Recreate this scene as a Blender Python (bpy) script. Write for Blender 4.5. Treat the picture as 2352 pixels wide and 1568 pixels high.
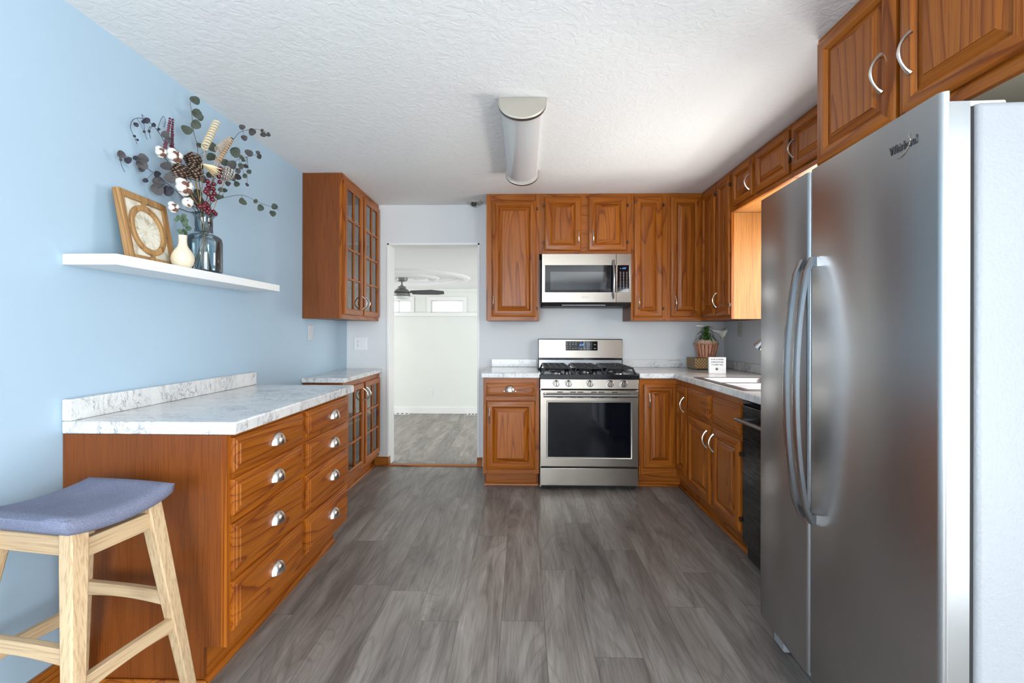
import bpy, bmesh, math, random
from mathutils import Vector, Matrix
PI = math.pi
random.seed(7)
S = bpy.context.scene
COL = S.collection
for o in list(bpy.data.objects):
    bpy.data.objects.remove(o, do_unlink=True)

# ------------------------------------------------------------------ camera
FPX, YAW, ROLL, CY, CAMH = 1054.2149, .0221, .0021, 762.5603, 1.2227
cam_d = bpy.data.cameras.new('camera')
cam = bpy.data.objects.new('camera', cam_d)
COL.objects.link(cam)
cam_d.sensor_width = 36.0
cam_d.lens = FPX / 2352 * 36
cam_d.shift_y = -(784 - CY) / 2352
cam_d.clip_start = .05
cam.matrix_world = Matrix.Translation((0, 0, CAMH)) @ Matrix.Rotation(YAW, 4, 'Z') @ Matrix.Rotation(PI / 2, 4, 'X') @ Matrix.Rotation(ROLL, 4, 'Z')
S.camera = cam

# ------------------------------------------------------------------ world, daylight, exposure
S.view_settings.view_transform = 'Standard'
S.view_settings.look = 'None'
S.view_settings.gamma = 1
S.view_settings.use_curve_mapping = False
S.view_settings.exposure = 0.22
W = bpy.data.worlds.new('daylight')
S.world = W
W.use_nodes = True
W.node_tree.nodes['Background'].inputs[0].default_value = (.9, .96, 1, 1)
W.node_tree.nodes['Background'].inputs[1].default_value = 1.6


def daylight(name, loc, facing, sx, sy, watts, color, spread=PI):
    d = bpy.data.lights.new(name, 'AREA')
    d.shape = 'RECTANGLE'
    d.size, d.size_y, d.energy, d.color, d.spread = sx, sy, watts, color, spread
    o = bpy.data.objects.new(name, d)
    COL.objects.link(o)
    o.location = loc
    o.rotation_euler = Vector(facing).to_track_quat('-Z', 'Z').to_euler()
    return o


daylight('daylight_patio_door', (1.87, -1.15, 1.06), (-1, 0, 0), 1.9, 1.96, 120, (.90, .96, 1))
daylight('daylight_rear_window', (-.55, -3.26, 1.25), (0, 1, 0), 1.4, 1.6, 135, (.84, .92, 1))
daylight('daylight_sink_window', (1.87, 2.72, 1.53), (-1, 0, .12), .9, .84, 19, (1, .97, .94))
daylight('daylight_ground_bounce', (3.3, 2.85, .40), (-1, -.02, .72), .55, .4, 24, (1, .93, .86), 2.2)
daylight('daylight_family_fill_left', (-4.46, 6.9, 1.0), (1, 0, 0), 2.2, 1.7, 52, (.97, .99, 1))  # added fill at an unseen side opening, brightens the room beyond
daylight('daylight_family_fill_right', (1.96, 6.9, .85), (-1, 0, 0), 2.2, 2.0, 46, (.97, .99, 1))  # second added fill from the unseen opposite side of that room

# ------------------------------------------------------------------ node helpers
MATS = {}


def new_mat(name):
    m = bpy.data.materials.new(name)
    m.use_nodes = True
    nt = m.node_tree
    b = nt.nodes['Principled BSDF']
    MATS[name] = m
    return m, nt, b


def nd(nt, typ, ins=None, **props):
    n = nt.nodes.new(typ)
    for k, v in props.items():
        setattr(n, k, v)
    for k, v in (ins or {}).items():
        s = n.inputs[k]
        if isinstance(v, bpy.types.NodeSocket):
            nt.links.new(v, s)
        else:
            s.default_value = v
    return n


def math_(nt, op, a, b=0.0, c=None):
    n = nd(nt, 'ShaderNodeMath', {0: a, 1: b}, operation=op)
    if c is not None:
        n.inputs[2].default_value = c
    return n.outputs[0]


def ramp(nt, fac, stops, interp='LINEAR'):
    n = nd(nt, 'ShaderNodeValToRGB', {0: fac})
    cr = n.color_ramp
    cr.interpolation = interp
    while len(cr.elements) < len(stops):
        cr.elements.new(.5)
    for e, (p, c) in zip(cr.elements, stops):
        e.position = p
        e.color = (*c, 1) if len(c) == 3 else c
    return n.outputs[0]


def mixc(nt, fac, a, b, blend='MIX'):
    n = nd(nt, 'ShaderNodeMix', data_type='RGBA', blend_type=blend)
    for i, v in ((0, fac), (6, a), (7, b)):
        if isinstance(v, bpy.types.NodeSocket):
            nt.links.new(v, n.inputs[i])
        else:
            n.inputs[i].default_value = v if i == 0 else (*v, 1) if len(v) == 3 else v
    return n.outputs[2]


def objcoord(nt, scale=(1, 1, 1), rnd=True):
    tc = nd(nt, 'ShaderNodeTexCoord').outputs['Object']
    if rnd:
        r = nd(nt, 'ShaderNodeObjectInfo').outputs['Random']
        off = nd(nt, 'ShaderNodeVectorMath', {0: r, 1: (17.3, 31.7, 23.9)}, operation='MULTIPLY').outputs[0]
        tc = nd(nt, 'ShaderNodeVectorMath', {0: tc, 1: off}, operation='ADD').outputs[0]
    return nd(nt, 'ShaderNodeMapping', {'Vector': tc, 'Scale': scale}).outputs[0]


def bump(nt, b, h, strength=.3, dist=.002):
    n = nd(nt, 'ShaderNodeBump', {'Height': h, 'Strength': strength, 'Distance': dist})
    nt.links.new(n.outputs[0], b.inputs['Normal'])


def plain(name, color, rough=.5, metal=0.0, spec=.5, coat=0.0):
    m, nt, b = new_mat(name)
    b.inputs['Base Color'].default_value = (*color, 1)
    b.inputs['Roughness'].default_value = rough
    b.inputs['Metallic'].default_value = metal
    b.inputs['Specular IOR Level'].default_value = spec
    b.inputs['Coat Weight'].default_value = coat
    return m


def oak(name, axis, light, mid, dark, cath=13.0, rough=.36, contrast=1.0):
    """oak with contour-line grain running along one local axis"""
    m, nt, b = new_mat(name)
    sc = [1.0, 1.0, 1.0]
    sc[axis] = .085
    v = objcoord(nt, tuple(sc))
    n1 = nd(nt, 'ShaderNodeTexNoise', {'Vector': v, 'Scale': 6.5, 'Detail': 1.2, 'Roughness': .45, 'Distortion': .25}).outputs[0]
    k = math_(nt, 'FRACT', math_(nt, 'MULTIPLY', n1, cath))
    grain = ramp(nt, k, [(0, dark), (.05, dark), (.16, mid), (.5, light), (.93, light), (1, mid)])
    sc2 = [230.0, 230.0, 230.0]
    sc2[axis] = 5.0
    v2 = objcoord(nt, tuple(sc2))
    n2 = nd(nt, 'ShaderNodeTexNoise', {'Vector': v2, 'Scale': 1.0, 'Detail': 2.0}).outputs[0]
    pores = ramp(nt, n2, [(.36, (.72, .66, .62)), (.52, (1, 1, 1))])
    sc3 = [6.0, 6.0, 6.0]
    sc3[axis] = .8
    n3 = nd(nt, 'ShaderNodeTexNoise', {'Vector': objcoord(nt, tuple(sc3)), 'Scale': 1.0, 'Detail': 3.0}).outputs[0]
    tone = ramp(nt, n3, [(.3, (.80, .78, .76)), (.7, (1.12, 1.12, 1.12))])
    c = mixc(nt, contrast, mid, grain)
    c = mixc(nt, .8, c, pores, 'MULTIPLY')
    c = mixc(nt, .9, c, tone, 'MULTIPLY')
    nt.links.new(c, b.inputs['Base Color'])
    b.inputs['Roughness'].default_value = rough
    b.inputs['Specular IOR Level'].default_value = .32
    b.inputs['Coat Weight'].default_value = .06
    b.inputs['Coat Roughness'].default_value = .25
    bump(nt, b, n2, .12, .001)
    return m


OL, OM, OD = (.36, .103, .0075), (.305, .078, .005), (.20, .045, .0033)
for ax, nm in ((0, 'x'), (2, 'z')):
    oak('oak_' + nm, ax, OL, OM, OD)
oak('oak_veneer', 2, (.205, .055, .007), (.185, .048, .006), (.16, .040, .005), cath=4, contrast=.45, rough=.42)
oak('oak_trim', 0, (.42, .14, .02), (.34, .10, .013), (.2, .055, .007))
oak('oak_baseboard', 1, (.42, .14, .02), (.34, .10, .013), (.2, .055, .007))
oak('lit_oak_veneer', 2, (.54, .245, .07), (.52, .225, .06), (.47, .195, .05), cath=4, contrast=.6, rough=.4)  # oak lightened in colour for the window light on the cabinet side
oak('ash_wood', 2, (.58, .42, .25), (.55, .39, .23), (.49, .33, .185), cath=4, contrast=.6, rough=.5)
for ax, nm in ((0, 'x'), (1, 'y')):
    oak('ash_wood_' + nm, ax, (.58, .42, .25), (.55, .39, .23), (.49, .33, .185), cath=4, contrast=.6, rough=.5)
oak('honey_frame', 2, (.50, .29, .12), (.42, .23, .09), (.30, .15, .05), cath=9, rough=.6)
oak('basket_slat', 2, (.55, .27, .17), (.47, .22, .13), (.34, .15, .08), cath=5, rough=.7)


def marble(name):
    m, nt, b = new_mat(name)
    v = objcoord(nt, rnd=False)
    v = nd(nt, 'ShaderNodeMapping', {'Vector': v, 'Rotation': (.5, .6, .8), 'Scale': (1, 1.9, 1)}).outputs[0]
    out = None
    col = (.75, .75, .735)
    for sc, w, dk, dist in ((9.0, .024, (.26, .26, .28), 1.2), (22.0, .035, (.50, .50, .51), 1.6), (4.0, .013, (.34, .33, .34), 1.6)):
        n = nd(nt, 'ShaderNodeTexNoise', {'Vector': v, 'Scale': sc, 'Detail': 5.0, 'Roughness': .6, 'Distortion': dist}).outputs[0]
        a = math_(nt, 'ABSOLUTE', math_(nt, 'SUBTRACT', n, .5))
        n_m = nd(nt, 'ShaderNodeTexNoise', {'Vector': v, 'Scale': sc * .55, 'Detail': 2.0}).outputs[0]
        gate = ramp(nt, n_m, [(.44, (0, 0, 0)), (.58, (1, 1, 1))])
        line = ramp(nt, a, [(0, (1, 1, 1)), (w, (0, 0, 0))])
        f = math_(nt, 'MULTIPLY', line, gate)
        out = mixc(nt, f, out if out is not None else col, dk)
    cl = nd(nt, 'ShaderNodeTexNoise', {'Vector': v, 'Scale': 6.0, 'Detail': 4.0}).outputs[0]
    out = mixc(nt, .8, out, ramp(nt, cl, [(.3, (.84, .84, .86)), (.6, (1, 1, 1))]), 'MULTIPLY')
    nt.links.new(out, b.inputs['Base Color'])
    b.inputs['Roughness'].default_value = .16
    return m


marble('marble_laminate')


def painted(name, col, sc=90, st=.12, rough=.6, dist=.001):
    m, nt, b = new_mat(name)
    v = objcoord(nt, rnd=False)
    n = nd(nt, 'ShaderNodeTexNoise', {'Vector': v, 'Scale': sc, 'Detail': 3.0}).outputs[0]
    n2 = nd(nt, 'ShaderNodeTexNoise', {'Vector': v, 'Scale': 1.3, 'Detail': 2.0}).outputs[0]
    c = mixc(nt, 1.0, col, ramp(nt, n2, [(.3, (.97, .97, .97)), (.7, (1.02, 1.02, 1.02))]), 'MULTIPLY')
    nt.links.new(c, b.inputs['Base Color'])
    b.inputs['Roughness'].default_value = rough
    bump(nt, b, n, st, dist)
    return m


painted('blue_paint', (.41, .55, .665), rough=.5)
painted('grey_paint', (.69, .70, .70), rough=.5)
painted('family_paint', (.77, .795, .745))
painted('white_trim', (.84, .84, .82), st=.04, rough=.4)
painted('fridge_side', (.30, .31, .325), sc=150, st=.5, rough=.42, dist=.002)


def knockdown(name, col, sc):
    m, nt, b = new_mat(name)
    v = objcoord(nt, rnd=False)
    n = nd(nt, 'ShaderNodeTexNoise', {'Vector': v, 'Scale': sc, 'Detail': 4.0, 'Roughness': .55, 'Distortion': .8}).outputs[0]
    h = ramp(nt, n, [(.42, (0, 0, 0)), (.58, (1, 1, 1))])
    b.inputs['Base Color'].default_value = (*col, 1)
    b.inputs['Roughness'].default_value = .8
    bump(nt, b, h, .30, .003)
    return m


knockdown('ceiling_texture', (.87, .862, .845), 30)
knockdown('family_ceiling_texture', (.90, .90, .90), 26)


def planks(name):
    m, nt, b = new_mat(name)
    tc = nd(nt, 'ShaderNodeTexCoord').outputs['Object']
    sp = nd(nt, 'ShaderNodeSeparateXYZ', {0: tc})
    x, y = sp.outputs[0], sp.outputs[1]
    u = math_(nt, 'DIVIDE', math_(nt, 'ADD', x, 10.04), .181)
    row = math_(nt, 'FLOOR', u)
    rr = nd(nt, 'ShaderNodeTexWhiteNoise', {'W': row}, noise_dimensions='1D').outputs[0]
    vv = math_(nt, 'DIVIDE', math_(nt, 'ADD', y, math_(nt, 'MULTIPLY', rr, 1.22)), 1.22)
    colm = math_(nt, 'FLOOR', vv)
    idv = nd(nt, 'ShaderNodeCombineXYZ', {0: row, 1: colm}).outputs[0]
    wn = nd(nt, 'ShaderNodeTexWhiteNoise', {'Vector': idv}, noise_dimensions='3D')
    r1, rc = wn.outputs[0], wn.outputs[1]
    off = nd(nt, 'ShaderNodeVectorMath', {0: rc, 1: (40, 40, 40)}, operation='MULTIPLY').outputs[0]
    pv = nd(nt, 'ShaderNodeVectorMath', {0: tc, 1: off}, operation='ADD').outputs[0]
    v1 = nd(nt, 'ShaderNodeMapping', {'Vector': pv, 'Scale': (7, 1.0, 7)}).outputs[0]
    n1 = nd(nt, 'ShaderNodeTexNoise', {'Vector': v1, 'Scale': 1.0, 'Detail': 4.0, 'Roughness': .6, 'Distortion': 1.6}).outputs[0]
    v2 = nd(nt, 'ShaderNodeMapping', {'Vector': pv, 'Scale': (150, 5, 150)}).outputs[0]
    n2 = nd(nt, 'ShaderNodeTexNoise', {'Vector': v2, 'Scale': 1.0, 'Detail': 3.0}).outputs[0]
    v3 = nd(nt, 'ShaderNodeMapping', {'Vector': pv, 'Scale': (5, .8, 5)}).outputs[0]
    n3 = nd(nt, 'ShaderNodeTexNoise', {'Vector': v3, 'Scale': 1.0, 'Detail': 1.0, 'Distortion': .4}).outputs[0]
    k = math_(nt, 'FRACT', math_(nt, 'MULTIPLY', n3, 18))
    rings = ramp(nt, k, [(0, (.72, .72, .72)), (.15, (1, 1, 1)), (.85, (1, 1, 1)), (1, (.72, .72, .72))])
    c = ramp(nt, n1, [(.30, (.14, .119, .105)), (.5, (.23, .203, .182)), (.70, (.335, .302, .275))])
    c = mixc(nt, .65, c, rings, 'MULTIPLY')
    c = mixc(nt, .7, c, ramp(nt, n2, [(.3, (.72, .72, .72)), (.6, (1.08, 1.08, 1.08))]), 'MULTIPLY')
    tone = ramp(nt, r1, [(0, (.84, .84, .84)), (1, (1.16, 1.15, 1.14))])
    c = mixc(nt, 1, c, tone, 'MULTIPLY')
    fu = math_(nt, 'FRACT', u)
    fv = math_(nt, 'FRACT', vv)
    eu = math_(nt, 'MINIMUM', fu, math_(nt, 'SUBTRACT', 1, fu))
    ev = math_(nt, 'MULTIPLY', math_(nt, 'MINIMUM', fv, math_(nt, 'SUBTRACT', 1, fv)), 6.7)
    e = math_(nt, 'MINIMUM', eu, ev)
    seam = ramp(nt, e, [(.003, (.45, .45, .45)), (.012, (1, 1, 1))])
    c = mixc(nt, .8, c, seam, 'MULTIPLY')
    nt.links.new(c, b.inputs['Base Color'])
    b.inputs['Roughness'].default_value = .36
    bump(nt, b, n2, .08, .001)
    return m


planks('plank_floor')


def steel(name, col, rough, axis=0, streak=.012):
    m, nt, b = new_mat(name)
    sc = [420.0, 420.0, 420.0]
    sc[axis] = 3.0
    n = nd(nt, 'ShaderNodeTexNoise', {'Vector': objcoord(nt, tuple(sc)), 'Scale': 1.0, 'Detail': 2.0}).outputs[0]
    b.inputs['Base Color'].default_value = (*col, 1)
    b.inputs['Metallic'].default_value = 1.0
    nt.links.new(ramp(nt, n, [(.3, (rough - streak,) * 3), (.7, (rough + streak,) * 3)]), b.inputs['Roughness'])
    return m


steel('stainless', (.50, .445, .385), .25)
steel('fridge_steel', (.41, .415, .42), .30, axis=0)
steel('black_stainless', (.085, .088, .092), .27)
steel('nickel', (.68, .66, .62), .24, streak=.02)
steel('handle_steel', (.36, .36, .365), .26, axis=2)
steel('sink_steel', (.36, .36, .385), .36)
plain('chrome', (.8, .8, .8), .08, 1.0)
plain('black_glass', (.006, .006, .008), .04, 0, .6)
plain('oven_glass', (.003, .004, .007), .05, 0, .4)
plain('microwave_window', (.022, .023, .026), .05, 0, 1.0)
plain('black_enamel', (.012, .012, .014), .12, 0, .6)
plain('cast_iron', (.018, .018, .02), .42, 0, .5)
plain('black_plastic', (.02, .02, .021), .45)
plain('dark_gap', (.01, .01, .01), .8)
plain('grey_plastic', (.30, .31, .33), .4)
plain('white_plastic', (.80, .80, .79), .35)
plain('almond_plastic', (.52, .50, .45), .4)
plain('grey_plate', (.55, .57, .60), .35)
plain('hinge_brown', (.05, .022, .008), .5)
plain('white_shelf', (.86, .86, .85), .4)
plain('print_grey', (.55, .55, .55), .5)
plain('dark_print', (.015, .018, .03), .5)
plain('logo_metal', (.12, .12, .13), .35, .6)
plain('logo_swirl', (.55, .50, .42), .3, .8)
plain('fan_pewter', (.22, .225, .215), .4, .6)
plain('fan_blade', (.085, .088, .10), .5)
plain('opal_glass', (.80, .82, .82), .15, 0, .5)
plain('fixture_nickel', (.46, .42, .36), .4, .6)
plain('fixture_dark_band', (.09, .07, .06), .35, .3)
plain('diffuser_acrylic', (.66, .68, .69), .10, 0, .5)
plain('cream_ceramic', (.78, .68, .50), .14, 0, .5)
plain('brass_riser', (.27, .165, .065), .4, .6)
plain('stem_tan', (.42, .26, .08), .7)
plain('stem_brown', (.07, .05, .04), .7)
plain('stem_navy', (.03, .035, .06), .7)
plain('leaf_eucalyptus', (.055, .07, .048), .6)
plain('leaf_dusk', (.052, .046, .046), .6)
plain('leaf_navy', (.018, .018, .032), .65)
plain('leaf_maroon', (.11, .022, .045), .6)
plain('leaf_green', (.07, .12, .07), .6)
plain('plant_green', (.05, .14, .018), .45)
plain('lily_white', (.70, .69, .60), .5)
plain('cotton', (.74, .71, .66), .95)
plain('boll_brown', (.18, .075, .05), .7)
plain('pine_scale', (.062, .034, .022), .75)
plain('pine_frosted', (.42, .36, .33), .8)
plain('pine_tip', (.26, .165, .11), .8)
plain('berry_red', (.115, .007, .015), .12, 0, .6)
plain('cream_wood', (.76, .60, .36), .7)
plain('grey_wood', (.50, .42, .33), .7)
plain('tan_wood', (.50, .33, .19), .7)
plain('underside_board', (.40, .34, .25), .7)
plain('sand_paper', (.55, .36, .26), .8)
m, nt, b = new_mat('blue_led')
b.inputs['Base Color'].default_value = (0, 0, 0, 1)
b.inputs['Emission Color'].default_value = (.08, .30, 1, 1)
b.inputs['Emission Strength'].default_value = 2.2


def glass(name, tint, refl, rough=.02):
    """clear pane: straight-through tinted light plus mirror reflection"""
    m = bpy.data.materials.new(name)
    m.use_nodes = True
    nt = m.node_tree
    nt.nodes.clear()
    fr = nd(nt, 'ShaderNodeFresnel', {'IOR': 1.5}).outputs[0]
    f = math_(nt, 'MINIMUM', math_(nt, 'MULTIPLY', fr, refl), .9)
    t = nd(nt, 'ShaderNodeBsdfTransparent', {'Color': (*tint, 1)}).outputs[0]
    g = nd(nt, 'ShaderNodeBsdfGlossy', {'Color': (1, 1, 1, 1), 'Roughness': rough}).outputs[0]
    mx = nd(nt, 'ShaderNodeMixShader', {0: f, 1: t, 2: g}).outputs[0]
    out = nd(nt, 'ShaderNodeOutputMaterial', {'Surface': mx})
    MATS[name] = m


glass('cabinet_glass', (.93, .95, .94), 1.5)
glass('window_glass', (.97, .98, .98), 1.0)
glass('blue_vase_glass', (.80, .885, .92), 1.5)

# fabric of the stool seat
m, nt, b = new_mat('blue_fabric')
n = nd(nt, 'ShaderNodeTexNoise', {'Vector': objcoord(nt), 'Scale': 420.0, 'Detail': 2.0}).outputs[0]
n2 = nd(nt, 'ShaderNodeTexNoise', {'Vector': objcoord(nt), 'Scale': 9.0, 'Detail': 4.0}).outputs[0]
c = ramp(nt, n, [(.3, (.115, .125, .185)), (.7, (.225, .24, .33))])
c = mixc(nt, .7, c, ramp(nt, n2, [(.3, (.85, .85, .85)), (.7, (1.1, 1.1, 1.1))]), 'MULTIPLY')
nt.links.new(c, b.inputs['Base Color'])
b.inputs['Roughness'].default_value = .95
bump(nt, b, n, .4, .001)

# crackled cream panel with radiating threads
m, nt, b = new_mat('cream_panel')
tc = nd(nt, 'ShaderNodeTexCoord').outputs['Object']
sp = nd(nt, 'ShaderNodeSeparateXYZ', {0: nd(nt, 'ShaderNodeVectorMath', {0: tc, 1: (-.14, 0, -.14)}, operation='ADD').outputs[0]})
ang = math_(nt, 'ARCTAN2', sp.outputs[0], sp.outputs[2])
rad = math_(nt, 'SQRT', math_(nt, 'ADD', math_(nt, 'POWER', sp.outputs[0], 2), math_(nt, 'POWER', sp.outputs[2], 2)))
wob = nd(nt, 'ShaderNodeTexNoise', {'Vector': tc, 'Scale': 60.0, 'Detail': 3.0}).outputs[0]
k = math_(nt, 'FRACT', math_(nt, 'ADD', math_(nt, 'MULTIPLY', ang, 2.5465), math_(nt, 'MULTIPLY', wob, .9)))
ln = ramp(nt, math_(nt, 'ABSOLUTE', math_(nt, 'SUBTRACT', k, .5)), [(.0, (.45, .36, .24)), (.09, (1, 1, 1))])
n = nd(nt, 'ShaderNodeTexNoise', {'Vector': tc, 'Scale': 24.0, 'Detail': 6.0}).outputs[0]
c = ramp(nt, n, [(.32, (.52, .46, .34)), (.5, (.82, .79, .66)), (.7, (.88, .86, .78))])
inring = math_(nt, 'LESS_THAN', rad, .1)
nt.links.new(mixc(nt, math_(nt, 'MULTIPLY', inring, .75), c, mixc(nt, 1, c, ln, 'MULTIPLY')), b.inputs['Base Color'])
b.inputs['Roughness'].default_value = .8

# pierced metal side of the riser (openings with warm metal between)
m, nt, b = new_mat('pierced_metal')
tc = nd(nt, 'ShaderNodeTexCoord').outputs['Object']
s0 = nd(nt, 'ShaderNodeSeparateXYZ', {0: tc})
tc = nd(nt, 'ShaderNodeCombineXYZ', {0: math_(nt, 'ADD', s0.outputs[0], s0.outputs[1]), 2: s0.outputs[2]}).outputs[0]
mp = nd(nt, 'ShaderNodeMapping', {'Vector': tc, 'Rotation': (0, PI / 4, 0), 'Scale': (58, 58, 58)}).outputs[0]
sp = nd(nt, 'ShaderNodeSeparateXYZ', {0: mp})
a = math_(nt, 'ABSOLUTE', math_(nt, 'SUBTRACT', math_(nt, 'FRACT', sp.outputs[0]), .5))
e = math_(nt, 'ABSOLUTE', math_(nt, 'SUBTRACT', math_(nt, 'FRACT', sp.outputs[2]), .5))
k = math_(nt, 'MAXIMUM', a, e)
nt.links.new(ramp(nt, k, [(.30, (.05, .028, .012)), (.34, (.36, .22, .09))]), b.inputs['Base Color'])
b.inputs['Roughness'].default_value = .5
b.inputs['Metallic'].default_value = .35


# ------------------------------------------------------------------ mesh helpers
class MB:
    def __init__(s):
        s.v, s.f, s.m, s.mats = [], [], [], []

    def mi(s, mat):
        if mat not in s.mats:
            s.mats.append(mat)
        return s.mats.index(mat)

    def face(s, pts, mat):
        i = len(s.v)
        s.v += [tuple(p) for p in pts]
        s.f.append(tuple(range(i, i + len(pts))))
        s.m.append(s.mi(mat))

    def raw(s, vs, fs, mat):
        i = len(s.v)
        s.v += [tuple(p) for p in vs]
        k = s.mi(mat)
        for f in fs:
            s.f.append(tuple(j + i for j in f))
            s.m.append(k)

    def box(s, x0, x1, y0, y1, z0, z1, mat, M=None):
        vs = [Vector((x, y, z)) for z in (z0, z1) for y in (y0, y1) for x in (x0, x1)]
        if M is not None:
            vs = [M @ p for p in vs]
        s.raw(vs, [(0, 2, 3, 1), (4, 5, 7, 6), (0, 1, 5, 4), (2, 6, 7, 3), (0, 4, 6, 2), (1, 3, 7, 5)], mat)

    def rings(s, rings, mat, cap0=True, cap1=True, closed=True):
        n = len(rings[0])
        vs = [p for r in rings for p in r]
        fs = []
        for k in range(len(rings) - 1):
            for i in range(n if closed else n - 1):
                j = (i + 1) % n
                fs.append((k * n + i, k * n + j, (k + 1) * n + j, (k + 1) * n + i))
        if cap0:
            fs.append(tuple(range(n - 1, -1, -1)))
        if cap1:
            fs.append(tuple(range((len(rings) - 1) * n, len(rings) * n)))
        s.raw(vs, fs, mat)

    def tube(s, pts, rad, mat, n=8, flat=None, up=None):
        """sweep a circle (or flattened ellipse) along points; rad may be a list"""
        pts = [Vector(p) for p in pts]
        rr = rad if isinstance(rad, (list, tuple)) else [rad] * len(pts)
        prev = None
        rings = []
        for i, p in enumerate(pts):
            t = (pts[min(i + 1, len(pts) - 1)] - pts[max(i - 1, 0)])
            t = t.normalized() if t.length > 1e-9 else Vector((0, 0, 1))
            a = Vector(up) if up is not None else (prev if prev is not None else (Vector((0, 0, 1)) if abs(t.z) < .9 else Vector((1, 0, 0))))
            u = (a - t * a.dot(t))
            u = u.normalized() if u.length > 1e-6 else t.orthogonal().normalized()
            prev = u
            w = t.cross(u)
            fl = flat or 1.0
            rings.append([p + u * math.cos(q) * rr[i] + w * math.sin(q) * rr[i] * fl for q in (2 * PI * k / n for k in range(n))])
        s.rings(rings, mat)

    def lathe(s, prof, mat, n=24, c=(0, 0, 0), axis='z', cap0=True, cap1=True, sx=1.0, sy=1.0):
        c = Vector(c)
        rings = []
        for r, h in prof:
            ring = []
            for k in range(n):
                q = 2 * PI * k / n
                a, b_ = r * math.cos(q) * sx, r * math.sin(q) * sy
                ring.append(c + (Vector((a, b_, h)) if axis == 'z' else Vector((a, h, -b_)) if axis == 'y' else Vector((h, a, b_))))
            rings.append(ring)
        s.rings(rings, mat, cap0, cap1)

    def build(s, name, parent=None, bevel=0, seg=2, smooth=True, sharp=.7):
        me = bpy.data.meshes.new(name)
        me.from_pydata(s.v, [], s.f)
        for k in s.mats:
            me.materials.append(MATS[k])
        me.polygons.foreach_set('material_index', s.m)
        bm = bmesh.new()
        bm.from_mesh(me)
        bmesh.ops.remove_doubles(bm, verts=bm.verts, dist=1e-5)
        bmesh.ops.recalc_face_normals(bm, faces=bm.faces)
        bm.to_mesh(me)
        bm.free()
        if smooth:
            me.polygons.foreach_set('use_smooth', [True] * len(me.polygons))
            me.set_sharp_from_angle(angle=sharp)
        o = bpy.data.objects.new(name, me)
        COL.objects.link(o)
        if parent is not None:
            o.parent = parent
        if bevel:
            md = o.modifiers.new('edge', 'BEVEL')
            md.width, md.segments, md.limit_method, md.angle_limit = bevel, seg, 'ANGLE', .6
            md.harden_normals = False
        return o


def cells(us, vs, holes, t0, t1, mat, axes, mb=None):
    """slab on a grid with some cells left out; axes maps (u, v, t) to xyz indices"""
    mb = mb or MB()

    def P(u, v, t):
        p = [0, 0, 0]
        p[axes[0]], p[axes[1]], p[axes[2]] = u, v, t
        return p
    full = {(i, j) for i in range(len(us) - 1) for j in range(len(vs) - 1)} - set(holes)
    for i, j in full:
        u0, u1, v0, v1 = us[i], us[i + 1], vs[j], vs[j + 1]
        for t in (t0, t1):
            mb.face([P(u0, v0, t), P(u1, v0, t), P(u1, v1, t), P(u0, v1, t)], mat)
        for d, a, b_ in (((-1, 0), (u0, v0), (u0, v1)), ((1, 0), (u1, v0), (u1, v1)), ((0, -1), (u0, v0), (u1, v0)), ((0, 1), (u0, v1), (u1, v1))):
            if (i + d[0], j + d[1]) not in full:
                mb.face([P(*a, t0), P(*b_, t0), P(*b_, t1), P(*a, t1)], mat)
    return mb


def tag(o, label, cat, group=None, kind=None):
    o['label'] = label
    o['category'] = cat
    if group:
        o['group'] = group
    if kind:
        o['kind'] = kind
    return o


def thing(name, label, cat, loc=(0, 0, 0), rz=0.0, group=None):
    o = bpy.data.objects.new(name, None)
    o.empty_display_size = .05
    COL.objects.link(o)
    o.location = loc
    o.rotation_euler = (0, 0, rz)
    return tag(o, label, cat, group)


def struct(o, label=None):
    o['kind'] = 'structure'
    if label:
        o['label'] = label
    return o


def at(px, py, X=None, Y=None, Z=None):
    """point of the place seen at a position of the photograph, on a plane X, Y or Z"""
    a, b_ = px - 1176, py - CY
    c, s = math.cos(ROLL), math.sin(ROLL)
    a, b_ = a * c + b_ * s, -a * s + b_ * c
    r, u = a / FPX, -b_ / FPX
    c, s = math.cos(YAW), math.sin(YAW)
    d = Vector((r * c - s, r * s + c, u))
    o = Vector((0, 0, CAMH))
    t = (X - o.x) / d.x if X is not None else (Y - o.y) / d.y if Y is not None else (Z - o.z) / d.z
    return o + d * t


def text_part(txt, size, mat, parent, name, loc, extrude=.0006, align='CENTER', sx=1.0):
    cu = bpy.data.curves.new('lettering', 'FONT')
    cu.body, cu.size, cu.extrude, cu.align_x = txt, size, extrude, align
    t = bpy.data.objects.new('lettering', cu)
    COL.objects.link(t)
    bpy.context.view_layer.update()
    me = bpy.data.meshes.new_from_object(t.evaluated_get(bpy.context.evaluated_depsgraph_get()))
    bpy.data.objects.remove(t, do_unlink=True)
    me.transform(Matrix.Translation(loc) @ Matrix.Rotation(PI / 2, 4, 'X') @ Matrix.Diagonal((sx, 1, 1, 1)))
    me.materials.clear()
    me.materials.append(MATS[mat])
    o = bpy.data.objects.new(name, me)
    COL.objects.link(o)
    o.parent = parent
    return o


# ------------------------------------------------------------------ the shell
XL, XR, YB, YR, H = -1.603, 1.814, 4.166, -3.2, 2.380
DX0, DX1, DH, WT = -1.2331, -.3886, 2.032, .165
FZ, FY, FH, FX0, FX1 = -.366, 8.9, 2.063, -4.5, 2.0

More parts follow.
